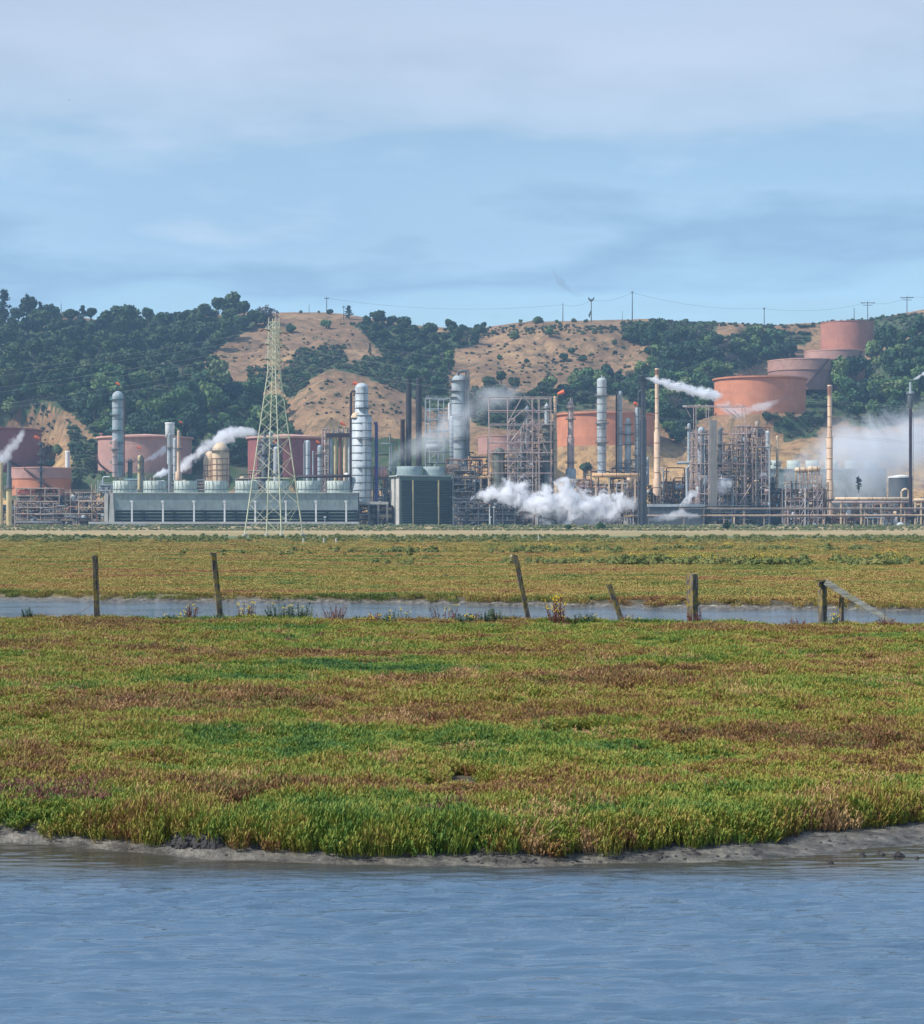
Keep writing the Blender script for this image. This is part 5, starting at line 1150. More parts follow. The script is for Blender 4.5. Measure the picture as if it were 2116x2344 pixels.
# parked vehicles / tanks glimpsed low in front
for px, w, mt, lab in ((133, 7, m_white, 'small white round tank at the foot of the brown wall'), (170, 10, m_light, 'silvery skid tank right of the brown wall'), (1684, 7, m_white, 'small white tank below the pipe bridge, by the dark bush'), (2062, 18, m_light, 'white-topped tank below the pipe bridge near the maroon flare')):
    Yl = 856; o = empty('skid_tank', (X(px, Yl), Yl, 1.6), lab, 'small tank'); r = w / 2 * Yl / F; m = MB(); m.lathe((X(px, Yl), Yl, 1.5), [(r, 0), (r, r * .8), (r * .7, r * 1.2), (.02, r * 1.35)], 14); m.build('shell', mt, o); m = MB(); m.tube([(X(px, Yl), Yl, 1.5 + r * 1.3), (X(px, Yl), Yl, 1.9 + r * 1.3)], .15, 6); m.build('vent', m_dgray, o)

# ================================================================== PYLON
Yp = 400.0
def pylon():
    th = R(25); c0 = Vector((-39.9, Yp + .2, 0)); zb = .35; zw, zt = Z(848, Yp), Z(737, Yp)
    o = empty('power_pylon', (c0.x, c0.y, zb), 'tall yellow-green lattice pylon standing in front of the long cooling tower', 'pylon')
    ux = Vector((math.cos(th), -math.sin(th), 0)); uy = Vector((math.sin(th), math.cos(th), 0))
    def half(z):
        if z < zw: return 4.5 + (.92 - 4.5) * (z - zb) / (zw - zb)
        return .92 - .1 * (z - zw) / (zt - zw)
    def cor(i, z):
        s = ((-1, -1), (1, -1), (1, 1), (-1, 1))[i]; h = half(z); q = c0 + ux * h * s[0] + uy * h * s[1]; q.z = z; return q
    for i in range(4):
        m = MB(); m.tube([cor(i, zb - .4), cor(i, zw), cor(i, zt)], .2, 4, rr=[.15, .11, .08], caps=False); m.build('leg', m_pyl, o)
        q = cor(i, zb); m = MB(); m.lathe((q.x, q.y, zb - .5), [(.5, 0), (.45, .75)], 10, cap1=True); m.build('footing', m_conc, o)
    zs = [zb]; hgt_ = 6.6
    while zs[-1] < zw - 1: zs.append(min(zw, zs[-1] + hgt_)); hgt_ = max(1.9, hgt_ * .84)
    zs[-1] = zw
    n = 8; zs += [zw + (zt - zw) * k / n for k in range(1, n + 1)]
    for k in range(len(zs) - 1):
        m = MB(); z0, z1 = zs[k], zs[k + 1]
        for i in range(4):
            a, b_ = cor(i, z0), cor(i, z1); c, d = cor((i + 1) % 4, z0), cor((i + 1) % 4, z1); w = .07 if z0 < zw else .06
            m.beam(a, d, w); m.beam(c, b_, w)
            if k in (1, 3) or z0 >= zw: m.beam(b_, d, w)
            if k < 2: mid = (a + d) / 2; m.beam((a + b_) / 2, mid, w * .7); m.beam((c + d) / 2, (c + b_) / 2, w * .7)
        m.build('lattice_panel', m_pyl, o)
    tips = []
    for j, py in enumerate((757, 790, 824)):
        z = Z(py, Yp)
        for sg in (-1, 1):
            h = half(z); tip = c0 + uy * sg * (h + 2.9) ; tip.z = z; m = MB()
            for e in (-1, 1):
                a = c0 + ux * e * h + uy * sg * h; a.z = z; b_ = Vector((a.x, a.y, z + 1.5)); m.beam(a, tip, .12); m.beam(b_, tip, .10); m.beam(a, b_, .08)
            m.build('cross_arm', m_pyl, o)
            for e in (-1, 1):
                q = tip + ux * e * 1.15 + Vector((0, 0, -.35)); m = MB(); m.tube([tip, tip.lerp(q, .5), q], .13, 8, rr=[.06, .15, .12]); m.build('insulator', m_ins, o)
            tips.append(tip + ux * 1.2 + Vector((0, 0, -.35))); tips.append(tip - ux * 1.2 + Vector((0, 0, -.35)))
    for i in range(4):
        m = MB(); q = cor(i, zt); m.beam(q, q + Vector((0, 0, .9)), .12); m.build('peak', m_pyl, o)
    return tips
tips = pylon()
def wire(a, b, sag, r, label, group, n=28, mat=m_wire, name='power_line'):
    a, b = Vector(a), Vector(b); m = MB(); m.tube([a.lerp(b, i / n) - Vector((0, 0, 4 * sag * (i / n) * (1 - i / n))) for i in range(n + 1)], r, 4, caps=False)
    return tag(m.build(name, mat), label, 'power line', group)
for j in range(3):
    for s_ in range(2):
        q = tips[j * 4 + s_ * 2]; wire(q, P(2700, 958 + j * 42, 470) + Vector((0, s_ * 8 - 4, 0)), 4.0, .015, 'thin power line running from the pylon down towards the right', 'power lines on the right side of the pylon')
        q = tips[j * 4 + s_ * 2 + 1]; wire(q, P(-900, 905 + j * 44, 372) + Vector((0, s_ * 8 - 4, 0)), 3.2, .015, 'thin power line running from the pylon down towards the left', 'power lines on the left side of the pylon')

# ------------------------------------------------------------------ poles on the ridge
m_pole = metal('weathered_pole_wood', (.085, .075, .065), (.05, .045, .04))
tops = []
def pole(px, pt, pb, label, arm=0, w=.34, extra=None, Yv=1385):
    x = X(px, Yv); zg = min(float(hill(x, Yv)), Z(pb, Yv)) - .4; zt = Z(pt, Yv)
    o = empty('utility_pole', (x, Yv, zg), label, 'utility pole')
    m = MB(); m.tube([(x, Yv, zg), (x, Yv, zt)], w, 6, rr=[w, w * .65]); m.build('post', m_pole, o)
    if arm:
        m = MB(); m.beam((x - arm, Yv, zt - 1.3), (x + arm, Yv, zt - 1.3), .35); m.build('cross_arm', m_pole, o)
        if arm > 2:
            m = MB(); m.beam((x - arm * .7, Yv, zt - 3.0), (x + arm * .7, Yv, zt - 3.0), .28); m.build('cross_arm', m_pole, o)
        for e in (-.9, 0, .9):
            m = MB(); m.tube([(x + arm * e, Yv, zt - 1.2), (x + arm * e, Yv, zt - .5)], .16, 5); m.build('insulator', m_ins, o)
    if extra == 'horns':
        for e in (-1, 1):
            m = MB(); m.add([(x, Yv, zt - 1), (x + e * 2.2, Yv, zt + 1.6), (x + e * 2.2, Yv, zt - .2), (x + e * .4, Yv, zt - 2.2), (x, Yv + .4, zt - 1), (x + e * 2.2, Yv + .4, zt + 1.6), (x + e * 2.2, Yv + .4, zt - .2), (x + e * .4, Yv + .4, zt - 2.2)],
                         [(0, 1, 2, 3), (7, 6, 5, 4), (0, 4, 5, 1), (1, 5, 6, 2), (2, 6, 7, 3), (3, 7, 4, 0)]); m.build('wing_plate', m_pole, o)
        m = MB(); m.add([(x - .2, Yv - .2, zt - 8), (x - 2.2, Yv - .2, zt - 12), (x - 1.2, Yv - .2, zt - 14), (x - .2, Yv - .2, zt - 10), (x - .2, Yv + .1, zt - 8), (x - 2.2, Yv + .1, zt - 12), (x - 1.2, Yv + .1, zt - 14), (x - .2, Yv + .1, zt - 10)],
                     [(3, 2, 1, 0), (4, 5, 6, 7), (0, 1, 5, 4), (1, 2, 6, 5), (2, 3, 7, 6)]); m.build('hanging_plate', m_pole, o)
    tops.append(Vector((x, Yv, zt - 1))); return o
pole(140, 694, 720, 'lone thin pole on the wooded left skyline', 0, .3)
pole(748, 679, 716, 'thin pole with short arms on the tan hilltop', 1.6)
pole(708, 696, 716, 'short bare pole left of the hilltop pole', 0, .2)
pole(787, 699, 760, 'pole standing in front of the hilltop pine', 1.0, .3, Yv=1360)
pole(1289, 694, 736, 'plain pole, leftmost of the poles on the right ridge', 0)
pole(1354, 684, 736, 'pole with V-shaped plates on top on the right ridge', 0, .4, 'horns')
pole(1448, 666, 733, 'tallest plain pole on the right ridge', .8, .4)
pole(1425, 712, 733, 'very short thin pole left of the tallest plain one', 0, .2)
pole(1750, 703, 740, 'plain pole above the wood, left of the uppermost tank', .6)
pole(1956, 704, 734, 'short plain pole just above the uppermost tank', 0, .3)
pole(1987, 689, 734, 'pole with double cross arms above the uppermost tank', 5.2, .34)
pole(2077, 677, 726, 'pole with cross arm nearest the right edge of the ridge', 4.8, .36)
for a, b_, lb in ((1, 4, 'first'), (4, 5, ''), (5, 6, ''), (6, 8, ''), (8, 10, ''), (10, 11, '')):
    wire(tops[a], tops[b_], 2.0 + (tops[b_] - tops[a]).length * .02, .06, 'faint cable strung between the poles along the ridge', 'cables between the ridge poles', mat=m_pole)
wire(tops[11], tops[11] + Vector((150, 0, 12)), 3, .06, 'faint cable strung between the poles along the ridge', 'cables between the ridge poles', mat=m_pole)

# ------------------------------------------------------------------ gull
o = empty('gull', (X(158, 520), 520, Z(228, 520)), 'tiny gull flying high in the left part of the sky', 'bird'); q = o.location
m_gull = metal('gull_back_gray', (.16, .17, .19)); m_gw = metal('gull_white', (.8, .8, .8))
m = MB(); m.tube([(q.x - .26, q.y, q.z - .05), (q.x - .1, q.y, q.z - .08), (q.x + .1, q.y, q.z - .05), (q.x + .3, q.y, q.z)], .09, 8, rr=[.03, .09, .08, .02]); m.build('body', m_gw, o)
for sx, pts in ((-1, [(0, 0, 0), (-.22, .15, .16), (-.50, .3, .24)]), (1, [(0, 0, 0), (.20, .2, -.02), (.40, .5, -.34)])):
    m = MB(); P_ = [Vector(q) + Vector(p_) for p_ in pts]; w_ = (.13, .10, .02); vs = []
    for e in (.012, -.012):
        for p_, w in zip(P_, w_): vs += [p_ + Vector((w * .6, -w * .5, e)), p_ + Vector((-w * .6, w * .5, e))]
    m.add(vs, [(0, 2, 3, 1), (2, 4, 5, 3), (6, 7, 9, 8), (8, 9, 11, 10), (0, 6, 8, 2), (2, 8, 10, 4), (1, 3, 9, 7), (3, 5, 11, 9)]); m.build('wing', m_gull, o)

# ================================================================== MARSH VEGETATION
def stems(seed, n, foot, h0, h1, w, lean=.35, side=2, dome=0.0):
    r = np.random.default_rng(seed); V = []; Fq = []
    for _ in range(n):
        a = r.uniform(0, 6.283); d = foot * math.sqrt(r.random()); p0 = np.array([d * math.cos(a), d * math.sin(a), -.02]); h = r.uniform(h0, h1) * (1 - dome * (d / foot) ** 2)
        out = np.array([math.cos(a), math.sin(a), 0]) * (d / foot) * lean * h + r.normal(size=3) * (.12 * h, .12 * h, 0)
        p1 = p0 + out * .35 + np.array([0, 0, h * .55]); p2 = p0 + out + np.array([0, 0, h])
        b = r.uniform(0, 3.14); s = np.array([math.cos(b), math.sin(b), 0]) * w / 2
        i = len(V); V += [p0 - s * .8, p0 + s * .8, p1 + s, p1 - s, p2 + s * .55, p2 - s * .55]; Fq += [(i, i + 1, i + 2, i + 3), (i + 3, i + 2, i + 4, i + 5)]
        for k in range(side):
            f = r.uniform(.35, .95); q = p0 + (p2 - p0) * f; e = r.uniform(0, 6.28); L_ = h * r.uniform(.14, .32)
            t_ = q + np.array([math.cos(e) * L_ * .7, math.sin(e) * L_ * .7, L_ * .75]); s2 = np.array([-math.sin(e), math.cos(e), 0]) * w * .62
            i = len(V); V += [q - s2, q + s2, t_ + s2 * .7, t_ - s2 * .7]; Fq.append((i, i + 1, i + 2, i + 3))
    return np.array(V), np.array(Fq)
G = [(0, (.04, .11, .03)), (.15, (.085, .175, .03)), (.29, (.17, .24, .035)), (.43, (.28, .28, .045)), (.54, (.32, .24, .055)), (.64, (.28, .14, .055)), (.74, (.18, .075, .045)), (.86, (.16, .165, .04)), (1, (.28, .26, .05))]
m_pick = foliage_mat('pickleweed', G, .65, .25, world=.24, jitter=.26)
m_dryp = foliage_mat('dry_pickleweed', [(0, (.26, .15, .08)), (.5, (.44, .27, .13)), (1, (.60, .41, .20))], .85, .15, world=1.2)
m_purp = foliage_mat('purple_pickleweed', [(0, (.10, .035, .045)), (.5, (.22, .09, .08)), (1, (.27, .15, .08))], .75, .15, world=1.2)
G2 = [(0, (.10, .16, .045)), (.22, (.20, .235, .06)), (.42, (.34, .29, .08)), (.60, (.43, .31, .10)), (.76, (.38, .21, .09)), (.90, (.26, .10, .07)), (1, (.15, .18, .05))]
m_pick2 = foliage_mat('golden_pickleweed', G2, .7, .2, world=.12, jitter=.28)
tuft_near = [link('tuft', np_mesh('tuft', *stems(600 + i, 74, .10, .06, .165, .0045, .65, 9, .5), (m_pick if i < 7 else m_dryp if i == 7 else m_purp))) for i in range(9)]
tuft_far = [link('tuft', np_mesh('tuft', *stems(620 + i, 60, .24, .08, .20, .018, .5, 5, .4), m_pick2)) for i in range(5)]
def unlinked(name, obs):
    c = bpy.data.collections.new(name)
    for o in obs: COL.objects.unlink(o); c.objects.link(o)
    return c
c_near = unlinked('tuft_sources_near', tuft_near); c_far = unlinked('tuft_sources_far', tuft_far)
def gn_field(name, pts, scl, tilt, coll, pick=None):
    n = len(pts); me = bpy.data.meshes.new(name); me.vertices.add(n); me.vertices.foreach_set('co', np.asarray(pts, np.float32).ravel())
    r = np.random.default_rng(n)
    a = me.attributes.new('scl', 'FLOAT_VECTOR', 'POINT'); a.data.foreach_set('vector', np.asarray(scl, np.float32).ravel())
    rot = np.stack([r.normal(size=n) * tilt, r.normal(size=n) * tilt, r.uniform(0, 6.283, n)], -1).astype(np.float32)
    a = me.attributes.new('rot', 'FLOAT_VECTOR', 'POINT'); a.data.foreach_set('vector', rot.ravel())
    a = me.attributes.new('pick', 'INT', 'POINT'); a.data.foreach_set('value', (r.integers(0, len(coll.objects), n) if pick is None else pick).astype(np.int32))
    o = link(name, me); tag(o, kind='stuff')
    g = bpy.data.node_groups.new(name, 'GeometryNodeTree'); g.is_modifier = True
    g.interface.new_socket('Geometry', in_out='INPUT', socket_type='NodeSocketGeometry'); g.interface.new_socket('Geometry', in_out='OUTPUT', socket_type='NodeSocketGeometry')
    gi = g.nodes.new('NodeGroupInput'); go = g.nodes.new('NodeGroupOutput'); ip = g.nodes.new('GeometryNodeInstanceOnPoints'); ci = g.nodes.new('GeometryNodeCollectionInfo')
    ci.inputs['Collection'].default_value = coll; ci.inputs['Separate Children'].default_value = True; ci.inputs['Reset Children'].default_value = True
    def attr(nm, ty):
        x = g.nodes.new('GeometryNodeInputNamedAttribute'); x.data_type = ty; x.inputs['Name'].default_value = nm; return x.outputs[0]
    g.links.new(gi.outputs[0], ip.inputs['Points']); g.links.new(ci.outputs[0], ip.inputs['Instance']); ip.inputs['Pick Instance'].default_value = True
    g.links.new(attr('pick', 'INT'), ip.inputs['Instance Index'])
    e2r = g.nodes.new('FunctionNodeEulerToRotation'); g.links.new(attr('rot', 'FLOAT_VECTOR'), e2r.inputs[0]); g.links.new(e2r.outputs[0], ip.inputs['Rotation'])
    g.links.new(attr('scl', 'FLOAT_VECTOR'), ip.inputs['Scale']); g.links.new(ip.outputs[0], go.inputs[0])
    md = o.modifiers.new('scatter', 'NODES'); md.node_group = g; return o

def field(y0, y1, dens, rs, ulim=.275):
    """random points between two depths over the width in view (and a little beyond)"""
    A = ulim * (y1 ** 2 - y0 ** 2); n = int(A * dens); Y = np.sqrt(rs.uniform(y0 ** 2, y1 ** 2, n)); return rs.uniform(-ulim, ulim, n) * Y + rs.uniform(-1.5, 1.5, n) * 0, Y
rs = np.random.default_rng(3); XS, YS, SS = [], [], []
for y0, y1, dn, sc in ((14.0, 18, 210, 1.0), (18, 24, 170, 1.08), (24, 33, 115, 1.25), (33, 49.5, 80, 1.45)):
    x, Y = field(y0, y1, dn, rs); px = CX + F * x / Y
    Yg = np.maximum(yl(px, GRASS, -.17), yl(px, SHORE, WATER) + .18) + (vnoise(x * 2.1, Y * 2.1, 31) - .5) * .16; Yn = yl(px, NEARG, 0.)
    gap = fbm(x * 1.7, Y * 1.7, 91)
    k = (Y > Yg - .03) & (Y < Yn + .25) & (gap > .33)
    x, Y, px, gap = x[k], Y[k], px[k], gap[k]; Yg = Yg[k]
    hm = .35 + 1.35 * fbm(x * .8, Y * .8, 40) + 1.1 * (fbm(x * 3.0, Y * 3.0, 41) - .47)
    edge = np.exp(-((Y - Yg) / .55) ** 2); hm = hm * (1 + .25 * edge)
    s = sc * rs.uniform(.8, 1.2, len(x)); XS.append(x); YS.append(Y); SS.append(np.stack([s, s, np.clip(hm, .35, 1.8) * (1 + (sc - 1) * .25) * rs.uniform(.85, 1.15, len(x))], -1))
x = np.concatenate(XS); Y = np.concatenate(YS); s = np.concatenate(SS); z = marsh_z(x, Y)
ok = z > -.2; print('near tufts', ok.sum())
# mostly green to rust plants; dead tan ones and purple ones gather in drifts
pick = rs.integers(0, 7, len(x)); px = CX + F * x / Y; py = HY + F * EYE / Y; dr = fbm(x * 1.3, Y * .9, 71) + .25 * (fbm(x * 6, Y * 6, 72) - .47)
band = np.exp(-((py - 1560) / 70) ** 2) * .055 + np.exp(-((py - 1850) / 60) ** 2) * np.clip((px - 500) / 500, 0, 1) * .05
pick = np.where((dr > .645 - band) & (rs.random(len(x)) < .55), 7, pick)
pu = fbm(x * .7, Y * 1.1, 73); zone = np.exp(-((py - 1810) / 26) ** 2) * np.clip((330 - px) / 120, 0, 1) * .35
pick = np.where((pu > .76 - zone * 1.2) & (rs.random(len(x)) < .6), 8, pick)
gn_field('pickleweed', np.stack([x, Y, z], -1)[ok], s[ok], .12, c_near, pick[ok])
XS, YS, SS = [], [], []
for y0, y1, dn, sc in ((58, 75, 16, .8), (75, 110, 9, 1.0), (110, 170, 4.5, 1.35), (170, 330, 1.3, 2.2)):
    x, Y = field(y0, y1, dn, rs); px = CX + F * x / Y; Yfg = np.maximum(yl(px, FARG, -.08), yl(px, FARW, WATER) + .25)
    k = (Y > Yfg - .02); x, Y = x[k], Y[k]; Yfg = Yfg[k]
    hm = .45 + .8 * fbm(x * .35, Y * .35, 60) + .35 * np.exp(-((Y - Yfg) / 1.5) ** 2)
    s = sc * rs.uniform(.8, 1.25, len(x)); XS.append(x); YS.append(Y); SS.append(np.stack([s, s, np.clip(hm, .3, 1.6) * (.6 + .4 * sc) * .85], -1))
x = np.concatenate(XS); Y = np.concatenate(YS); s = np.concatenate(SS); z = marsh_z(x, Y); print('far tufts', len(x))
gn_field('golden_pickleweed', np.stack([x, Y, z], -1), s, .08, c_far)

# gumplant and brush rows on the far meadow, some in yellow flower
m_fl = NT('yellow_flowers'); m_fl.bsdf((.75, .52, .02), .6, spec=.2); m_fl = m_fl.m
t = NT('gumplant_leaves'); p = t.pos(); c = t.ramp(t.noise(p, .35, 4, .7), [(.36, (.07, .095, .035)), (.5, (.13, .155, .05)), (.62, (.20, .19, .065))]); t.bsdf(c, .8, spec=.2); m_gum = t.m
def gum(seed, fl=26, nq=150):
    v, f, mi = lobes_tree(seed, 3, nq, .5, .11, 0, True); r = np.random.default_rng(seed); V = list(v); Fq = list(f); M_ = list(np.zeros(len(f), int))
    for _ in range(fl):
        a = r.uniform(0, 6.28); d = .75 * math.sqrt(r.random()); c = np.array([d * math.cos(a), d * math.sin(a), .62 + .35 * (1 - d) + r.uniform(0, .35)]); s = .028
        i = len(V); V += [c + (-s, -s * .5, -s), c + (s, -s * .5, -s), c + (s, s * .5, s), c + (-s, s * .5, s)]; Fq.append(np.array((i, i + 1, i + 2, i + 3))); M_.append(1)
    return np.array(V), np.array([tuple(int(q) for q in f_) for f_ in Fq]), np.array(M_)
GUM = [gum(700 + i, 0 if i % 3 else 12) for i in range(6)]; GUMP = [gum(720 + i, 0) for i in range(4)]
def row(px0, px1, y0, y1, h0, h1, cnt, seed, templ):
    r = random.Random(seed); out = []
    for _ in range(cnt):
        px, py = r.uniform(px0, px1), r.uniform(y0, y1); Yv = EYE * F / (py - HY); x_ = X(px, Yv); s_ = r.uniform(h0, h1)
        if vnoise(np.array([px / 38.]), np.array([seed * 1.7]), 4)[0] < .30: continue
        out.append((x_, Yv, float(marsh_z(np.array([x_]), np.array([Yv]))[0]), s_ * r.uniform(.9, 1.8), r.uniform(.8, 1.1), r.uniform(0, 6.28), r.randrange(99)))
    return out
pr_ = row(-60, 2180, 1234, 1243, .22, .45, 1500, 1, GUMP) + row(-60, 2180, 1226, 1234, .25, .5, 1300, 2, GUMP)
pf = row(740, 1420, 1260, 1268, .26, .45, 190, 3, GUM) + row(1400, 2180, 1284, 1296, .26, .44, 340, 4, GUM) + row(1180, 2180, 1256, 1262, .25, .45, 260, 5, GUM) + row(400, 1200, 1262, 1275, .2, .35, 60, 6, GUM) + row(1150, 1420, 1286, 1294, .2, .34, 60, 8, GUM) + row(850, 1010, 1283, 1295, .15, .3, 26, 9, GUM) + row(520, 600, 1264, 1270, .25, .4, 16, 10, GUM) + row(0, 2116, 1262, 1345, .08, .17, 60, 12, GUM)
joined('brush_hedge', GUMP, pr_, [m_gum, m_gum]); joined('gumplant_rows', GUM, pf, [m_gum, m_fl])
# brush and weeds on the bank before the plant
bank = []
r_ = random.Random(9)
for _ in range(5200):
    Yv = r_.uniform(565, 845); px = r_.uniform(-80, 2200); x_ = X(px, Yv)
    if fbm(np.array([x_ / 16]), np.array([Yv / 30]), 66)[0] < (.34 if Yv > 640 else .42): continue
    z_ = float(marsh_z(np.array([x_]), np.array([Yv]))[0]); bank.append((x_, Yv, z_, r_.uniform(.4, 1.0) * (1.5 if Yv > 740 else .8), r_.uniform(.7, 1.1), r_.uniform(0, 6.28), r_.randrange(99)))
t = NT('bank_weeds'); p = t.pos(); c = t.ramp(t.noise(p, .05, 5, .75), [(.36, (.06, .09, .05)), (.47, (.13, .16, .07)), (.55, (.20, .21, .10)), (.64, (.36, .28, .16))]); t.bsdf(c, .85, spec=.15)
joined('bank_weeds', GUMP, bank, [t.m, t.m])
for px, py, w, h, lab in ((1376, 1216, 26, .9, 'round green bush on the bank below the white steam'), (1301, 1219, 18, 1.0, 'dark brown bush on the bank left of the round green one'), (1341, 1219, 13, 1.0, 'small dark bush between the brown and the round green bush'), (1664, 1219, 18, 1.4, 'leaning dark bush on the bank below the concrete block'), (826, 1222, 14, .7, 'low dark bush on the bank before the silver column'), (868, 1222, 16, .7, 'low dark bush on the bank left of the square cooling tower')):
    Yv = 640; x_ = X(px, Yv); T('oak', px, py, w, lab, 'bush', hs=h, loc=Vector((x_, Yv, float(marsh_z(np.array([x_]), np.array([Yv]))[0]))))
# short marker stakes and pilings far out
for i, px in enumerate((695, 770, 1233, 742)):
    Yv = 250 if px != 1233 else 290; x_ = X(px, Yv); m = MB(); m.tube([(x_, Yv, -.2), (x_, Yv, .75 if px != 1233 else 1.0)], .12 if px != 1233 else .06, 6)
    tag(m.build('stake', m_white if px == 1233 else m_conc), 'thin white stake standing alone in the far meadow' if px == 1233 else 'short gray piling at the far side of the meadow below the pylon', 'stake', None if px == 1233 else 'short pilings below the pylon')

# ------------------------------------------------------------------ plants at the channel edge
t = NT('dark_shrub_leaves'); oi = t.n('ShaderNodeObjectInfo'); c = t.ramp(t.math('ADD', oi.outputs['Random'], t.math('MULTIPLY', t.math('SUBTRACT', t.noise(t.obj(), 9, 3, .6), .5), .8)), [(0, (.03, .075, .035)), (.6, (.055, .10, .05)), (1, (.09, .12, .05))]); t.bsdf(c, .6, spec=.3); m_dl = t.m
t = NT('red_brown_stalks'); c = t.ramp(t.noise(t.obj(), 12, 3, .6), [(.35, (.09, .025, .03)), (.6, (.17, .07, .045))]); t.bsdf(c, .8, spec=.2); m_rs = t.m
def edge_plant(px, py, h, w, label, red=0., fl=0, seed=0, leaf=.027):
    Yv = (EYE - 0.02) * F / (py + 14 - HY); x_ = X(px, Yv); r = np.random.default_rng(seed + int(px)); z0 = float(marsh_z(np.array([x_]), np.array([Yv]))[0]) - .02
    o = empty('marsh_plant', (x_, Yv, z0), label, 'plant'); m = MB(); lf = MB(); fm = MB(); n = int(12 + w * 34); h = h * 1.18
    for i in range(n):
        a = r.uniform(0, 6.28); d = w / 2 * math.sqrt(r.random()) * .5; hh = h * r.uniform(.5, 1.05)
        p0 = Vector((x_ + d * math.cos(a), Yv + d * math.sin(a), z0)); p1 = p0 + Vector((math.cos(a) * w * .28 * r.random() + r.normal() * .03, math.sin(a) * w * .2, hh)); pm = p0.lerp(p1, .5) + Vector((r.normal() * .015, 0, .02))
        m.tube([p0, pm, p1], .006, 3, rr=[.007, .006, .003], caps=False)
        nl = int(hh * (70 if red < .5 else 34))
        for k in range(nl):
            f = r.uniform(.22, 1); q = p0.lerp(p1, f); e = r.uniform(0, 6.28); L_ = leaf * r.uniform(.8, 1.7); dv = Vector((math.cos(e), math.sin(e), r.uniform(.1, .9))) * L_; sd_ = Vector((-math.sin(e), math.cos(e), 0)) * L_ * .38
            lf.add([q - sd_ * .4, q + dv * .5 - sd_, q + dv, q + dv * .5 + sd_], [(0, 1, 2, 3)])
        if r.random() < fl:
            for k in range(3):
                q = p1 + Vector((r.normal() * .03, r.normal() * .02, r.uniform(-.01, .05))); s = .011; fm.add([q + Vector((-s, 0, -s)), q + Vector((s, 0, -s)), q + Vector((s, .004, s)), q + Vector((-s, .004, s))], [(0, 1, 2, 3)])
    m.build('stalks', m_rs if red > .3 else m_dl, o); lf.build('leaves', m_rs if red > .6 else m_dl, o)
    if fm.v: fm.build('flowers', m_fl, o)
EP = [(62, 1408, .34, .35, 'small dark plant at the water left of the first fence post', 0, 0), (452, 1405, .38, .8, 'leafy dark plants just left of the second fence post', .2, 0), (565, 1408, .55, .6, 'spindly stalks with yellow flowers right of the second fence post', .5, .5),
      (640, 1410, .42, .9, 'low leafy bush left of the broad green clump by the channel', 0, .1), (690, 1410, .52, .8, 'broad green leafy clump between second and third fence posts', 0, .1), (765, 1412, .42, .7, 'reddish stalks right of the broad green clump', .8, 0),
      (905, 1410, .50, .8, 'tall leafy clump with purple stalks in mid channel edge', .2, .1), (1020, 1412, .48, .9, 'purple-red stalks left of the third fence post', .8, .1), (1085, 1415, .26, .7, 'low reddish plants just left of the third fence post', .8, 0),
      (1275, 1420, .60, .6, 'tall red-brown stalks with yellow flowers right of the third fence post', .9, .7), (1788, 1415, .36, .32, 'small round-leaved green plant left of the braced post', 0, 0, ), (1850, 1418, .26, .5, 'low purple plants at the foot of the braced post', .8, 0),
      (1935, 1418, .28, .4, 'small dark plant at the foot of the thin post', 0, 0), (1440, 1420, .24, .6, 'low red plants right of the short leaning post', .8, .1), (835, 1411, .25, .5, 'low dark plants between reddish stalks and the tall leafy clump', .4, 0)]
for i, e in enumerate(EP): edge_plant(*e[:5], red=e[5], fl=e[6], seed=i)
r_ = random.Random(77)
for i in range(22):
    px = r_.uniform(400, 1360) if i < 17 else r_.uniform(1500, 2050); before = set(bpy.data.objects)
    edge_plant(px, 1406 + (px - 400) * .012 + r_.uniform(0, 6), r_.uniform(.16, .36), r_.uniform(.35, .8), 'low dark weed in the ragged fringe along the near edge of the channel', red=r_.choice((0, .2, .8)), fl=r_.choice((0, 0, .15)), seed=200 + i)
    for o in set(bpy.data.objects) - before:
        if o.name.startswith('marsh_plant'): o['group'] = 'low weeds fringing the channel'

# ------------------------------------------------------------------ fence posts
t = NT('weathered_post_wood'); p = t.obj(); sp = t.n('ShaderNodeSeparateXYZ'); t.l(p, sp.inputs[0])
g1 = t.noise(p, 1, 5, .65, scl=(38, 38, 2.2)); n1_ = t.noise(p, 7, 5, .7)
c = t.ramp(g1, [(.36, (.04, .034, .03)), (.5, (.12, .10, .085)), (.66, (.27, .235, .20))])
li = t.math('MULTIPLY', t.mapr(n1_, .47, .60), t.mapr(t.math('ADD', sp.outputs[2], t.math('MULTIPLY', n1_, .4)), .55, .85))
c = t.mix(t.math('MULTIPLY', li, .8), c, (.30, .22, .03)); crk = t.mapr(t.noise(p, 1, 3, .5, scl=(60, 60, 1.5)), .60, .66)
c = t.mix(t.math('MULTIPLY', crk, .75), c, (.03, .025, .022))
t.bsdf(c, .9, 0, t.bump(g1, .9, .02), spec=.15); m_wood = t.m
t = NT('bleached_rail_wood'); p = t.obj(); g1 = t.noise(p, 1, 5, .6, scl=(3, 30, 30)); c = t.ramp(g1, [(.34, (.22, .20, .16)), (.5, (.40, .37, .30)), (.68, (.52, .49, .40))]); c = t.mix(t.math('MULTIPLY', t.mapr(t.noise(p, 5, 4, .6), .55, .65), .6), c, (.38, .32, .10)); t.bsdf(c, .9, 0, t.bump(g1, .6, .01), spec=.15); m_bleach = t.m
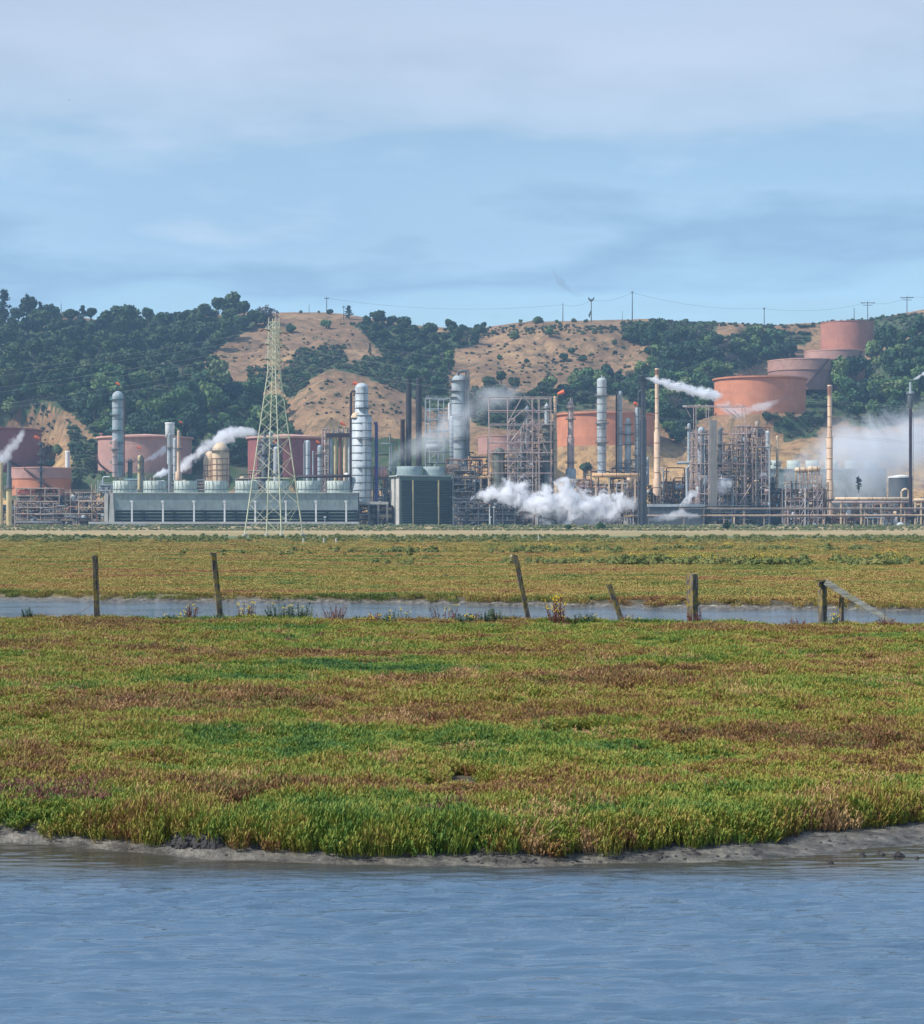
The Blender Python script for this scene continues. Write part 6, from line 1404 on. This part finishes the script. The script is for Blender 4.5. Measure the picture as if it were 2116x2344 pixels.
def post(xb, yb, xt, yt, w, label, rot=.5, dep=None, group=None, mat=None):
    Yv = 46.3; r = random.Random(int(xb)); a = P(xb, yb, Yv); b_ = P(xt, yt, Yv); a = a - (b_ - a).normalized() * .28; wd = w / F * Yv; dp = dep or wd
    wd /= (abs(math.cos(rot)) + abs(math.sin(rot)) * dp / wd) if rot else 1
    n = 9; vs = []; fs = []; ca, sa = math.cos(rot), math.sin(rot)
    for i in range(n + 1):
        c = a.lerp(b_, i / n); wob = 1 + r.uniform(-.05, .05)
        for (ex, ey) in ((-1, -1), (-.2, -1.06), (1, -1), (1.05, .1), (1, 1), (-1, 1)):
            x_, y_ = ex * wd / 2 * wob, ey * dp / 2 * wob; zz = c.z + (r.uniform(-.035, .03) if i == n else 0); vs.append((c.x + x_ * ca - y_ * sa, c.y + x_ * sa + y_ * ca, zz))
    for i in range(n):
        for k in range(6): k2 = (k + 1) % 6; fs.append((i * 6 + k, i * 6 + k2, i * 6 + 6 + k2, i * 6 + 6 + k))
    fs.append(tuple(range(n * 6, n * 6 + 6))); m = MB(); m.add(vs, fs)
    o = m.build('fence_post', mat or m_wood, None, origin=(a.x, a.y, a.z)); return tag(o, label, 'fence post', group) if label else o
post(222, 1408, 217.5, 1271, 15, 'upright leftmost fence post with yellow lichen', .25, .12)
post(504, 1408, 488, 1264, 14, 'slightly leaning fence post, second from left, with lichen', .3, .11)
o3 = post(1209, 1414, 1179, 1269, 12, 'thin gray board post leaning left in mid picture', .3, .05)
o4 = post(1424, 1422, 1394, 1337, 13, 'short dark post leaning steeply left', .3, .07)
post(1586, 1420, 1585, 1313, 22, 'thick upright square post with pale left face', .62)
a = P(1883, 1420, 46.3); o = empty('braced_gate_post', (a.x, a.y, 0), 'thick post with thin post and long pale diagonal brace at right', 'fence post')
for args, nm in (((1883, 1420, 1883, 1328, 17), 'main_post'), ((1927, 1418, 1927, 1366, 9), 'thin_post')):
    q = post(*args, None, .45); q.name = nm; q.parent = o; q.location = q.location - o.location
q0, q1 = P(1890, 1332, 46.1), P(2062, 1436, 46.1); d = (q1 - q0); m = MB(); Ln = d.length; hw = .075
ang = math.atan2(d.z, d.x); nz = Vector((-math.sin(ang), 0, math.cos(ang)))
vs = []
for f_ in (0, .25, .5, .75, 1):
    c = q0.lerp(q1, f_)
    for e, y_ in ((1, -.025), (-1, -.025), (-1, .03), (1, .03)): vs.append(c + nz * hw * e * (1 - .15 * f_) + Vector((0, y_, 0)))
fs = [(i * 4 + k, i * 4 + (k + 1) % 4, i * 4 + 4 + (k + 1) % 4, i * 4 + 4 + k) for i in range(4) for k in range(4)] + [(3, 2, 1, 0), (16, 17, 18, 19)]
m.add(vs, fs); m.build('diagonal_brace', m_bleach, o)
m = MB(); q = P(1878, 1330, 46.2); m.box((q.x, q.y - .02, q.z + .01), (.26, .2, .05)); m.build('post_cap', m_wood, o)
m = MB(); q = P(1172, 1272, 46.3); m.lathe((q.x, q.y, q.z - .03), [(.01, -.035), (.035, -.02), (.04, .02), (.02, .045), (.01, .05)], 8); k_ = m.build('knob', m_bleach, None, origin=q); k_.parent = o3; k_.location = Vector(q) - o3.location
wire(P(219, 1376, 46.25), P(158, 1412, 46.6), .06, .004, 'slack rusty fence wire hanging from the leftmost post', None, 10, m_rust, 'fence_wire'); bpy.data.objects['fence_wire']['category'] = 'wire'
wire(P(1208, 1372, 46.25), P(1140, 1410, 46.6), .05, .003, 'slack fence wire hanging from the thin board post', None, 10, m_rust, 'fence_wire')['category'] = 'wire'

# ------------------------------------------------------------------ mud lumps on the shore
t = NT('dark_wet_mud'); p = t.pos(); n_ = t.noise(p, 22, 5, .7); c = t.ramp(n_, [(.35, (.018, .017, .02)), (.6, (.06, .055, .055)), (.75, (.12, .11, .10))]); t.bsdf(c, .6, 0, t.bump(n_, 1, .03), spec=.4); m_mud = t.m
def lump_v(cx_, cy_, cz_, rx, ry, rz, r, seg=10, rg=5):
    vs, fs = [], []
    for i in range(rg + 1):
        a = math.pi / 2 * i / rg
        for k in range(seg):
            b = 2 * math.pi * k / seg; j = r.uniform(.72, 1.2); vs.append((cx_ + rx * math.cos(a) * math.cos(b) * j, cy_ + ry * math.cos(a) * math.sin(b) * j, cz_ + rz * math.sin(a) * r.uniform(.8, 1.15)))
    for i in range(rg):
        for k in range(seg): k2 = (k + 1) % seg; fs.append((i * seg + k, i * seg + k2, (i + 1) * seg + k2, (i + 1) * seg + k))
    fs.append(tuple(rg * seg + k for k in range(seg))); return vs, fs
r_ = random.Random(4)
def shore_pt(px, f):
    ys_ = float(yl(np.array([px]), SHORE, WATER)[0]); yg_ = float(max(yl(np.array([px]), GRASS, -.17)[0], ys_ + .18)); Yv = ys_ + (yg_ - ys_) * f; x_ = X(px, Yv); return x_, Yv, float(marsh_z(np.array([x_]), np.array([Yv]))[0])
m = MB()
for px in range(402, 505, 7): x_, Yv, z_ = shore_pt(px, .86); m.add(*lump_v(x_, Yv, z_ - .03, .05 * r_.uniform(.8, 1.5), .06, .10 * r_.uniform(.7, 1.2), r_, 9, 4), smooth=False)
tag(m.build('eroded_mud_bank', m_mud), 'dark chunk of bare eroded mud under the grass edge at lower left', 'mud clod')
m = MB()
for i in range(330):
    px = r_.choice((r_.uniform(1058, 1230), r_.uniform(1480, 1760), r_.uniform(1500, 1740), r_.uniform(1760, 2116), r_.uniform(550, 1300), r_.uniform(1200, 1500), r_.uniform(-100, 550))); x_, Yv, z_ = shore_pt(px, r_.uniform(.1, .95) if r_.random() < .8 else r_.uniform(.75, 1)); s = r_.uniform(.004, .015) * (.6 if px < 1050 else 1) * (1.5 if r_.random() < .1 else 1)
    m.add(*lump_v(x_, Yv, z_ - .004, s * 1.5, s * 1.2, s, r_, 7, 3))
for i in range(700):
    px = r_.uniform(-150, 2250); x_, Yv, z_ = shore_pt(px, r_.uniform(.86, 1.12)); s = r_.uniform(.006, .022); m.add(*lump_v(x_, Yv, z_ - .004, s * 1.8, s, s * .8, r_, 6, 3))
for px, py, s in ((1975, 1958, .025), (2057, 1962, .04), (2100, 1966, .02), (1902, 1976, .02), (2016, 1957, .03)):
    q = P(px, py, (EYE + .25) * F / (py - HY)); m.add(*lump_v(q.x, q.y, WATER - .02, s * 1.4, s, s * 1.1 + .02, r_, 8, 3))
tag(m.build('mud_clods', m_mud), kind='stuff')

# ================================================================== STEAM AND HAZE
def steam(name, label, path, Yc, dens, nscale=.16, k=1.5, col=(.96, .97, 1.0), cat='steam', thick=1.0, edge=.45, off=1.0, detail=5):
    pts = [P(a, b, Yc) for a, b, r in path]; rad = [r * Yc / F for a, b, r in path]
    o0 = pts[0]; x0, x1 = pts[0].x, pts[-1].x; Lx = x1 - x0; zmin = min(p.z for p in pts) - o0.z; zmax = max(p.z for p in pts) - o0.z; Lz = max(zmax - zmin, .01); rm = max(rad)
    fx = [(p.x - x0) / Lx for p in pts]; n = 40; m = MB(); seg = 16; vs = []; fs = []
    xs_ = np.linspace(0, 1, n + 1)
    zc = np.interp(xs_, fx, [p.z - o0.z for p in pts]); rc = np.interp(xs_, fx, rad)
    for i in range(n + 1):
        r = rc[i] * 1.6 + .02 * rm
        for q in range(seg):
            a = 2 * math.pi * q / seg; vs.append((o0.x + xs_[i] * Lx, Yc + math.cos(a) * r * thick, o0.z + zc[i] + math.sin(a) * r))
    for i in range(n):
        for q in range(seg): q2 = (q + 1) % seg; fs.append((i * seg + q, i * seg + q2, (i + 1) * seg + q2, (i + 1) * seg + q))
    fs.append(tuple(range(seg - 1, -1, -1))); fs.append(tuple(range(n * seg, n * seg + seg))); m.add(vs, fs, smooth=False)
    t = NT(name + '_vapour'); oc = t.obj(); sp = t.n('ShaderNodeSeparateXYZ'); t.l(oc, sp.inputs[0])
    tx = t.math('DIVIDE', sp.outputs[0], Lx)
    def curve(vals):
        c = t.n('ShaderNodeFloatCurve'); cu = c.mapping.curves[0]
        for (a, b) in zip(fx[1:-1], vals[1:-1]): cu.points.new(a, b)
        pp = sorted(cu.points, key=lambda q: q.location[0]); pp[0].location = (0, vals[0]); pp[-1].location = (1, vals[-1])
        for q in cu.points: q.handle_type = 'VECTOR'
        c.mapping.update(); t.l(tx, c.inputs[1]); return c.outputs[0]
    zc_ = t.math('ADD', t.math('MULTIPLY', curve([(p.z - o0.z - zmin) / Lz for p in pts]), Lz), zmin)
    rc_ = t.math('MULTIPLY', curve([r / rm for r in rad]), rm)
    dz = t.math('SUBTRACT', sp.outputs[2], zc_); dy = t.math('DIVIDE', sp.outputs[1], thick)
    dist = t.math('DIVIDE', t.math('SQRT', t.math('ADD', t.math('MULTIPLY', dz, dz), t.math('MULTIPLY', dy, dy))), rc_)
    nz = t.noise(oc, nscale, 7, .70, dist=.5)
    ends = t.math('MULTIPLY', t.mapr(tx, 0, .02), t.mapr(tx, 1.0, .86))
    v = t.math('ADD', t.math('SUBTRACT', off - .12, dist), t.math('MULTIPLY', t.mapr(nz, .30, .70, -1, 1, False), k * .42))
    d_ = t.math('MULTIPLY', t.math('MULTIPLY', t.mapr(v, 0, edge), ends), dens)
    pv = t.n('ShaderNodeVolumePrincipled'); t.set(pv.inputs['Color'], col); t.l(d_, pv.inputs['Density']); pv.inputs['Anisotropy'].default_value = .15
    t.l(pv.outputs[0], t.out.inputs['Volume'])
    o = m.build(name, t.m, None, origin=(o0.x, Yc, o0.z)); tag(o, label, cat, None, 'stuff'); return o
steam('steam_cloud', 'dense white steam cloud drifting along the ground in the centre', [(1074, 1145, 4), (1100, 1132, 17), (1140, 1125, 28), (1175, 1132, 34), (1215, 1150, 42), (1260, 1152, 52), (1310, 1155, 58), (1350, 1166, 46), (1400, 1168, 38), (1440, 1154, 28), (1468, 1142, 14)], 866, 2.2, .19, 2.0, thick=.5, off=1.05, edge=1.0)
steam('steam_plume', 'white steam streaming right from the black flare stack', [(1474, 863, 2.5), (1490, 867, 6), (1515, 874, 10), (1550, 885, 14), (1580, 893, 13), (1610, 900, 17), (1636, 905, 14), (1660, 905, 6)], 857, 1.1, .30, 1.5, off=1.0)
steam('steam_plume', 'gray-white steam rising right past the tan domed vessels', [(405, 1085, 22), (425, 1062, 20), (450, 1040, 18), (480, 1020, 19), (510, 1000, 22), (540, 990, 20), (570, 988, 14), (600, 996, 6)], 945, .35, .17, 1.7, off=1.0)
steam('steam_plume', 'small bright steam puff beside the left fan stacks', [(350, 1092, 3), (362, 1086, 9), (375, 1080, 12), (388, 1078, 6)], 893, 1.0, .4, 1.5, off=1.0)
steam('steam_plume', 'thin steam trailing left of the white flared stack', [(330, 1055, 4), (350, 1045, 10), (375, 1030, 13), (395, 1020, 5)], 912, .35, .4, 1.1)
steam('steam_veil', 'broad bluish steam veil in front of the right slope', [(1790, 1085, 15), (1850, 1060, 60), (1930, 1040, 110), (1990, 1055, 115), (2050, 1045, 115), (2116, 1010, 125), (2220, 990, 125)], 962, .21, .035, 1.0, (.93, .96, 1.0), thick=.3, edge=1.3, off=1.25)
steam('steam_veil', 'thin steam veil above the square cooling tower around the stacks', [(885, 1060, 16), (920, 1040, 40), (970, 1010, 52), (1020, 975, 62), (1070, 945, 62), (1120, 915, 50), (1170, 905, 30), (1215, 900, 10)], 889, .17, .06, 1.3, (.95, .97, 1.0), thick=.3, edge=1.0, off=1.1)
steam('steam_plume', 'white steam blowing off the maroon flare at the right edge', [(2085, 872, 1.5), (2096, 866, 4), (2108, 859, 6), (2130, 848, 10), (2160, 842, 11)], 874, 1.0, .5, 1.5, off=.9)
steam('steam_plume', 'steam puff in front of the concrete pillar', [(1622, 1112, 5), (1640, 1118, 20), (1655, 1115, 24), (1672, 1108, 16), (1680, 1100, 4)], 880, .4, .25, 1.6, off=.95)
steam('steam_plume', 'narrow white steam jet at ground level right of the flare stack', [(1556, 1158, 3), (1564, 1150, 9), (1575, 1140, 15), (1588, 1132, 14), (1602, 1128, 4)], 871, .5, .4, 1.7, off=.95)
steam('steam_plume', 'small steam puff at the right side of the scaffold block', [(1734, 1092, 5), (1742, 1085, 14), (1750, 1086, 12), (1758, 1090, 4)], 884, .6, .4, 1.5, off=.95)
steam('steam_plume', 'faint steam above the gantry in front of the largest orange tank', [(1640, 925, 5), (1660, 935, 17), (1685, 945, 20), (1710, 940, 12), (1760, 925, 14), (1790, 915, 4)], 893, .16, .28, 1.6)
steam('steam_plume', 'faint steam curling over the maroon tank at left', [(-20, 1060, 20), (15, 1040, 24), (40, 1010, 20), (60, 980, 10)], 905, .16, .25, 1.6)
steam('steam_plume', 'faint vapour low along the ground right of the flare stack', [(1485, 1190, 5), (1520, 1185, 12), (1560, 1176, 13), (1610, 1184, 5)], 860, .35, .3, 1.1)
steam('smoke_wisp', 'faint gray smoke wisp hanging over the right ridge', [(1262, 612, 5), (1275, 640, 16), (1290, 650, 20), (1310, 668, 12), (1345, 680, 4)], 1300, .04, .09, 1.3, (.35, .36, .42), cat='smoke')

hz = MB(); hz.b3(-5900, 5900, -110, 3700, -2.6, 196)
t = NT('pale_air'); pv = t.n('ShaderNodeVolumePrincipled'); t.set(pv.inputs['Color'], (.40, .66, 1.0)); pv.inputs['Density'].default_value = .00013; pv.inputs['Anisotropy'].default_value = .1; t.l(pv.outputs[0], t.out.inputs['Volume'])
tag(hz.build('haze', t.m, None), kind='stuff')
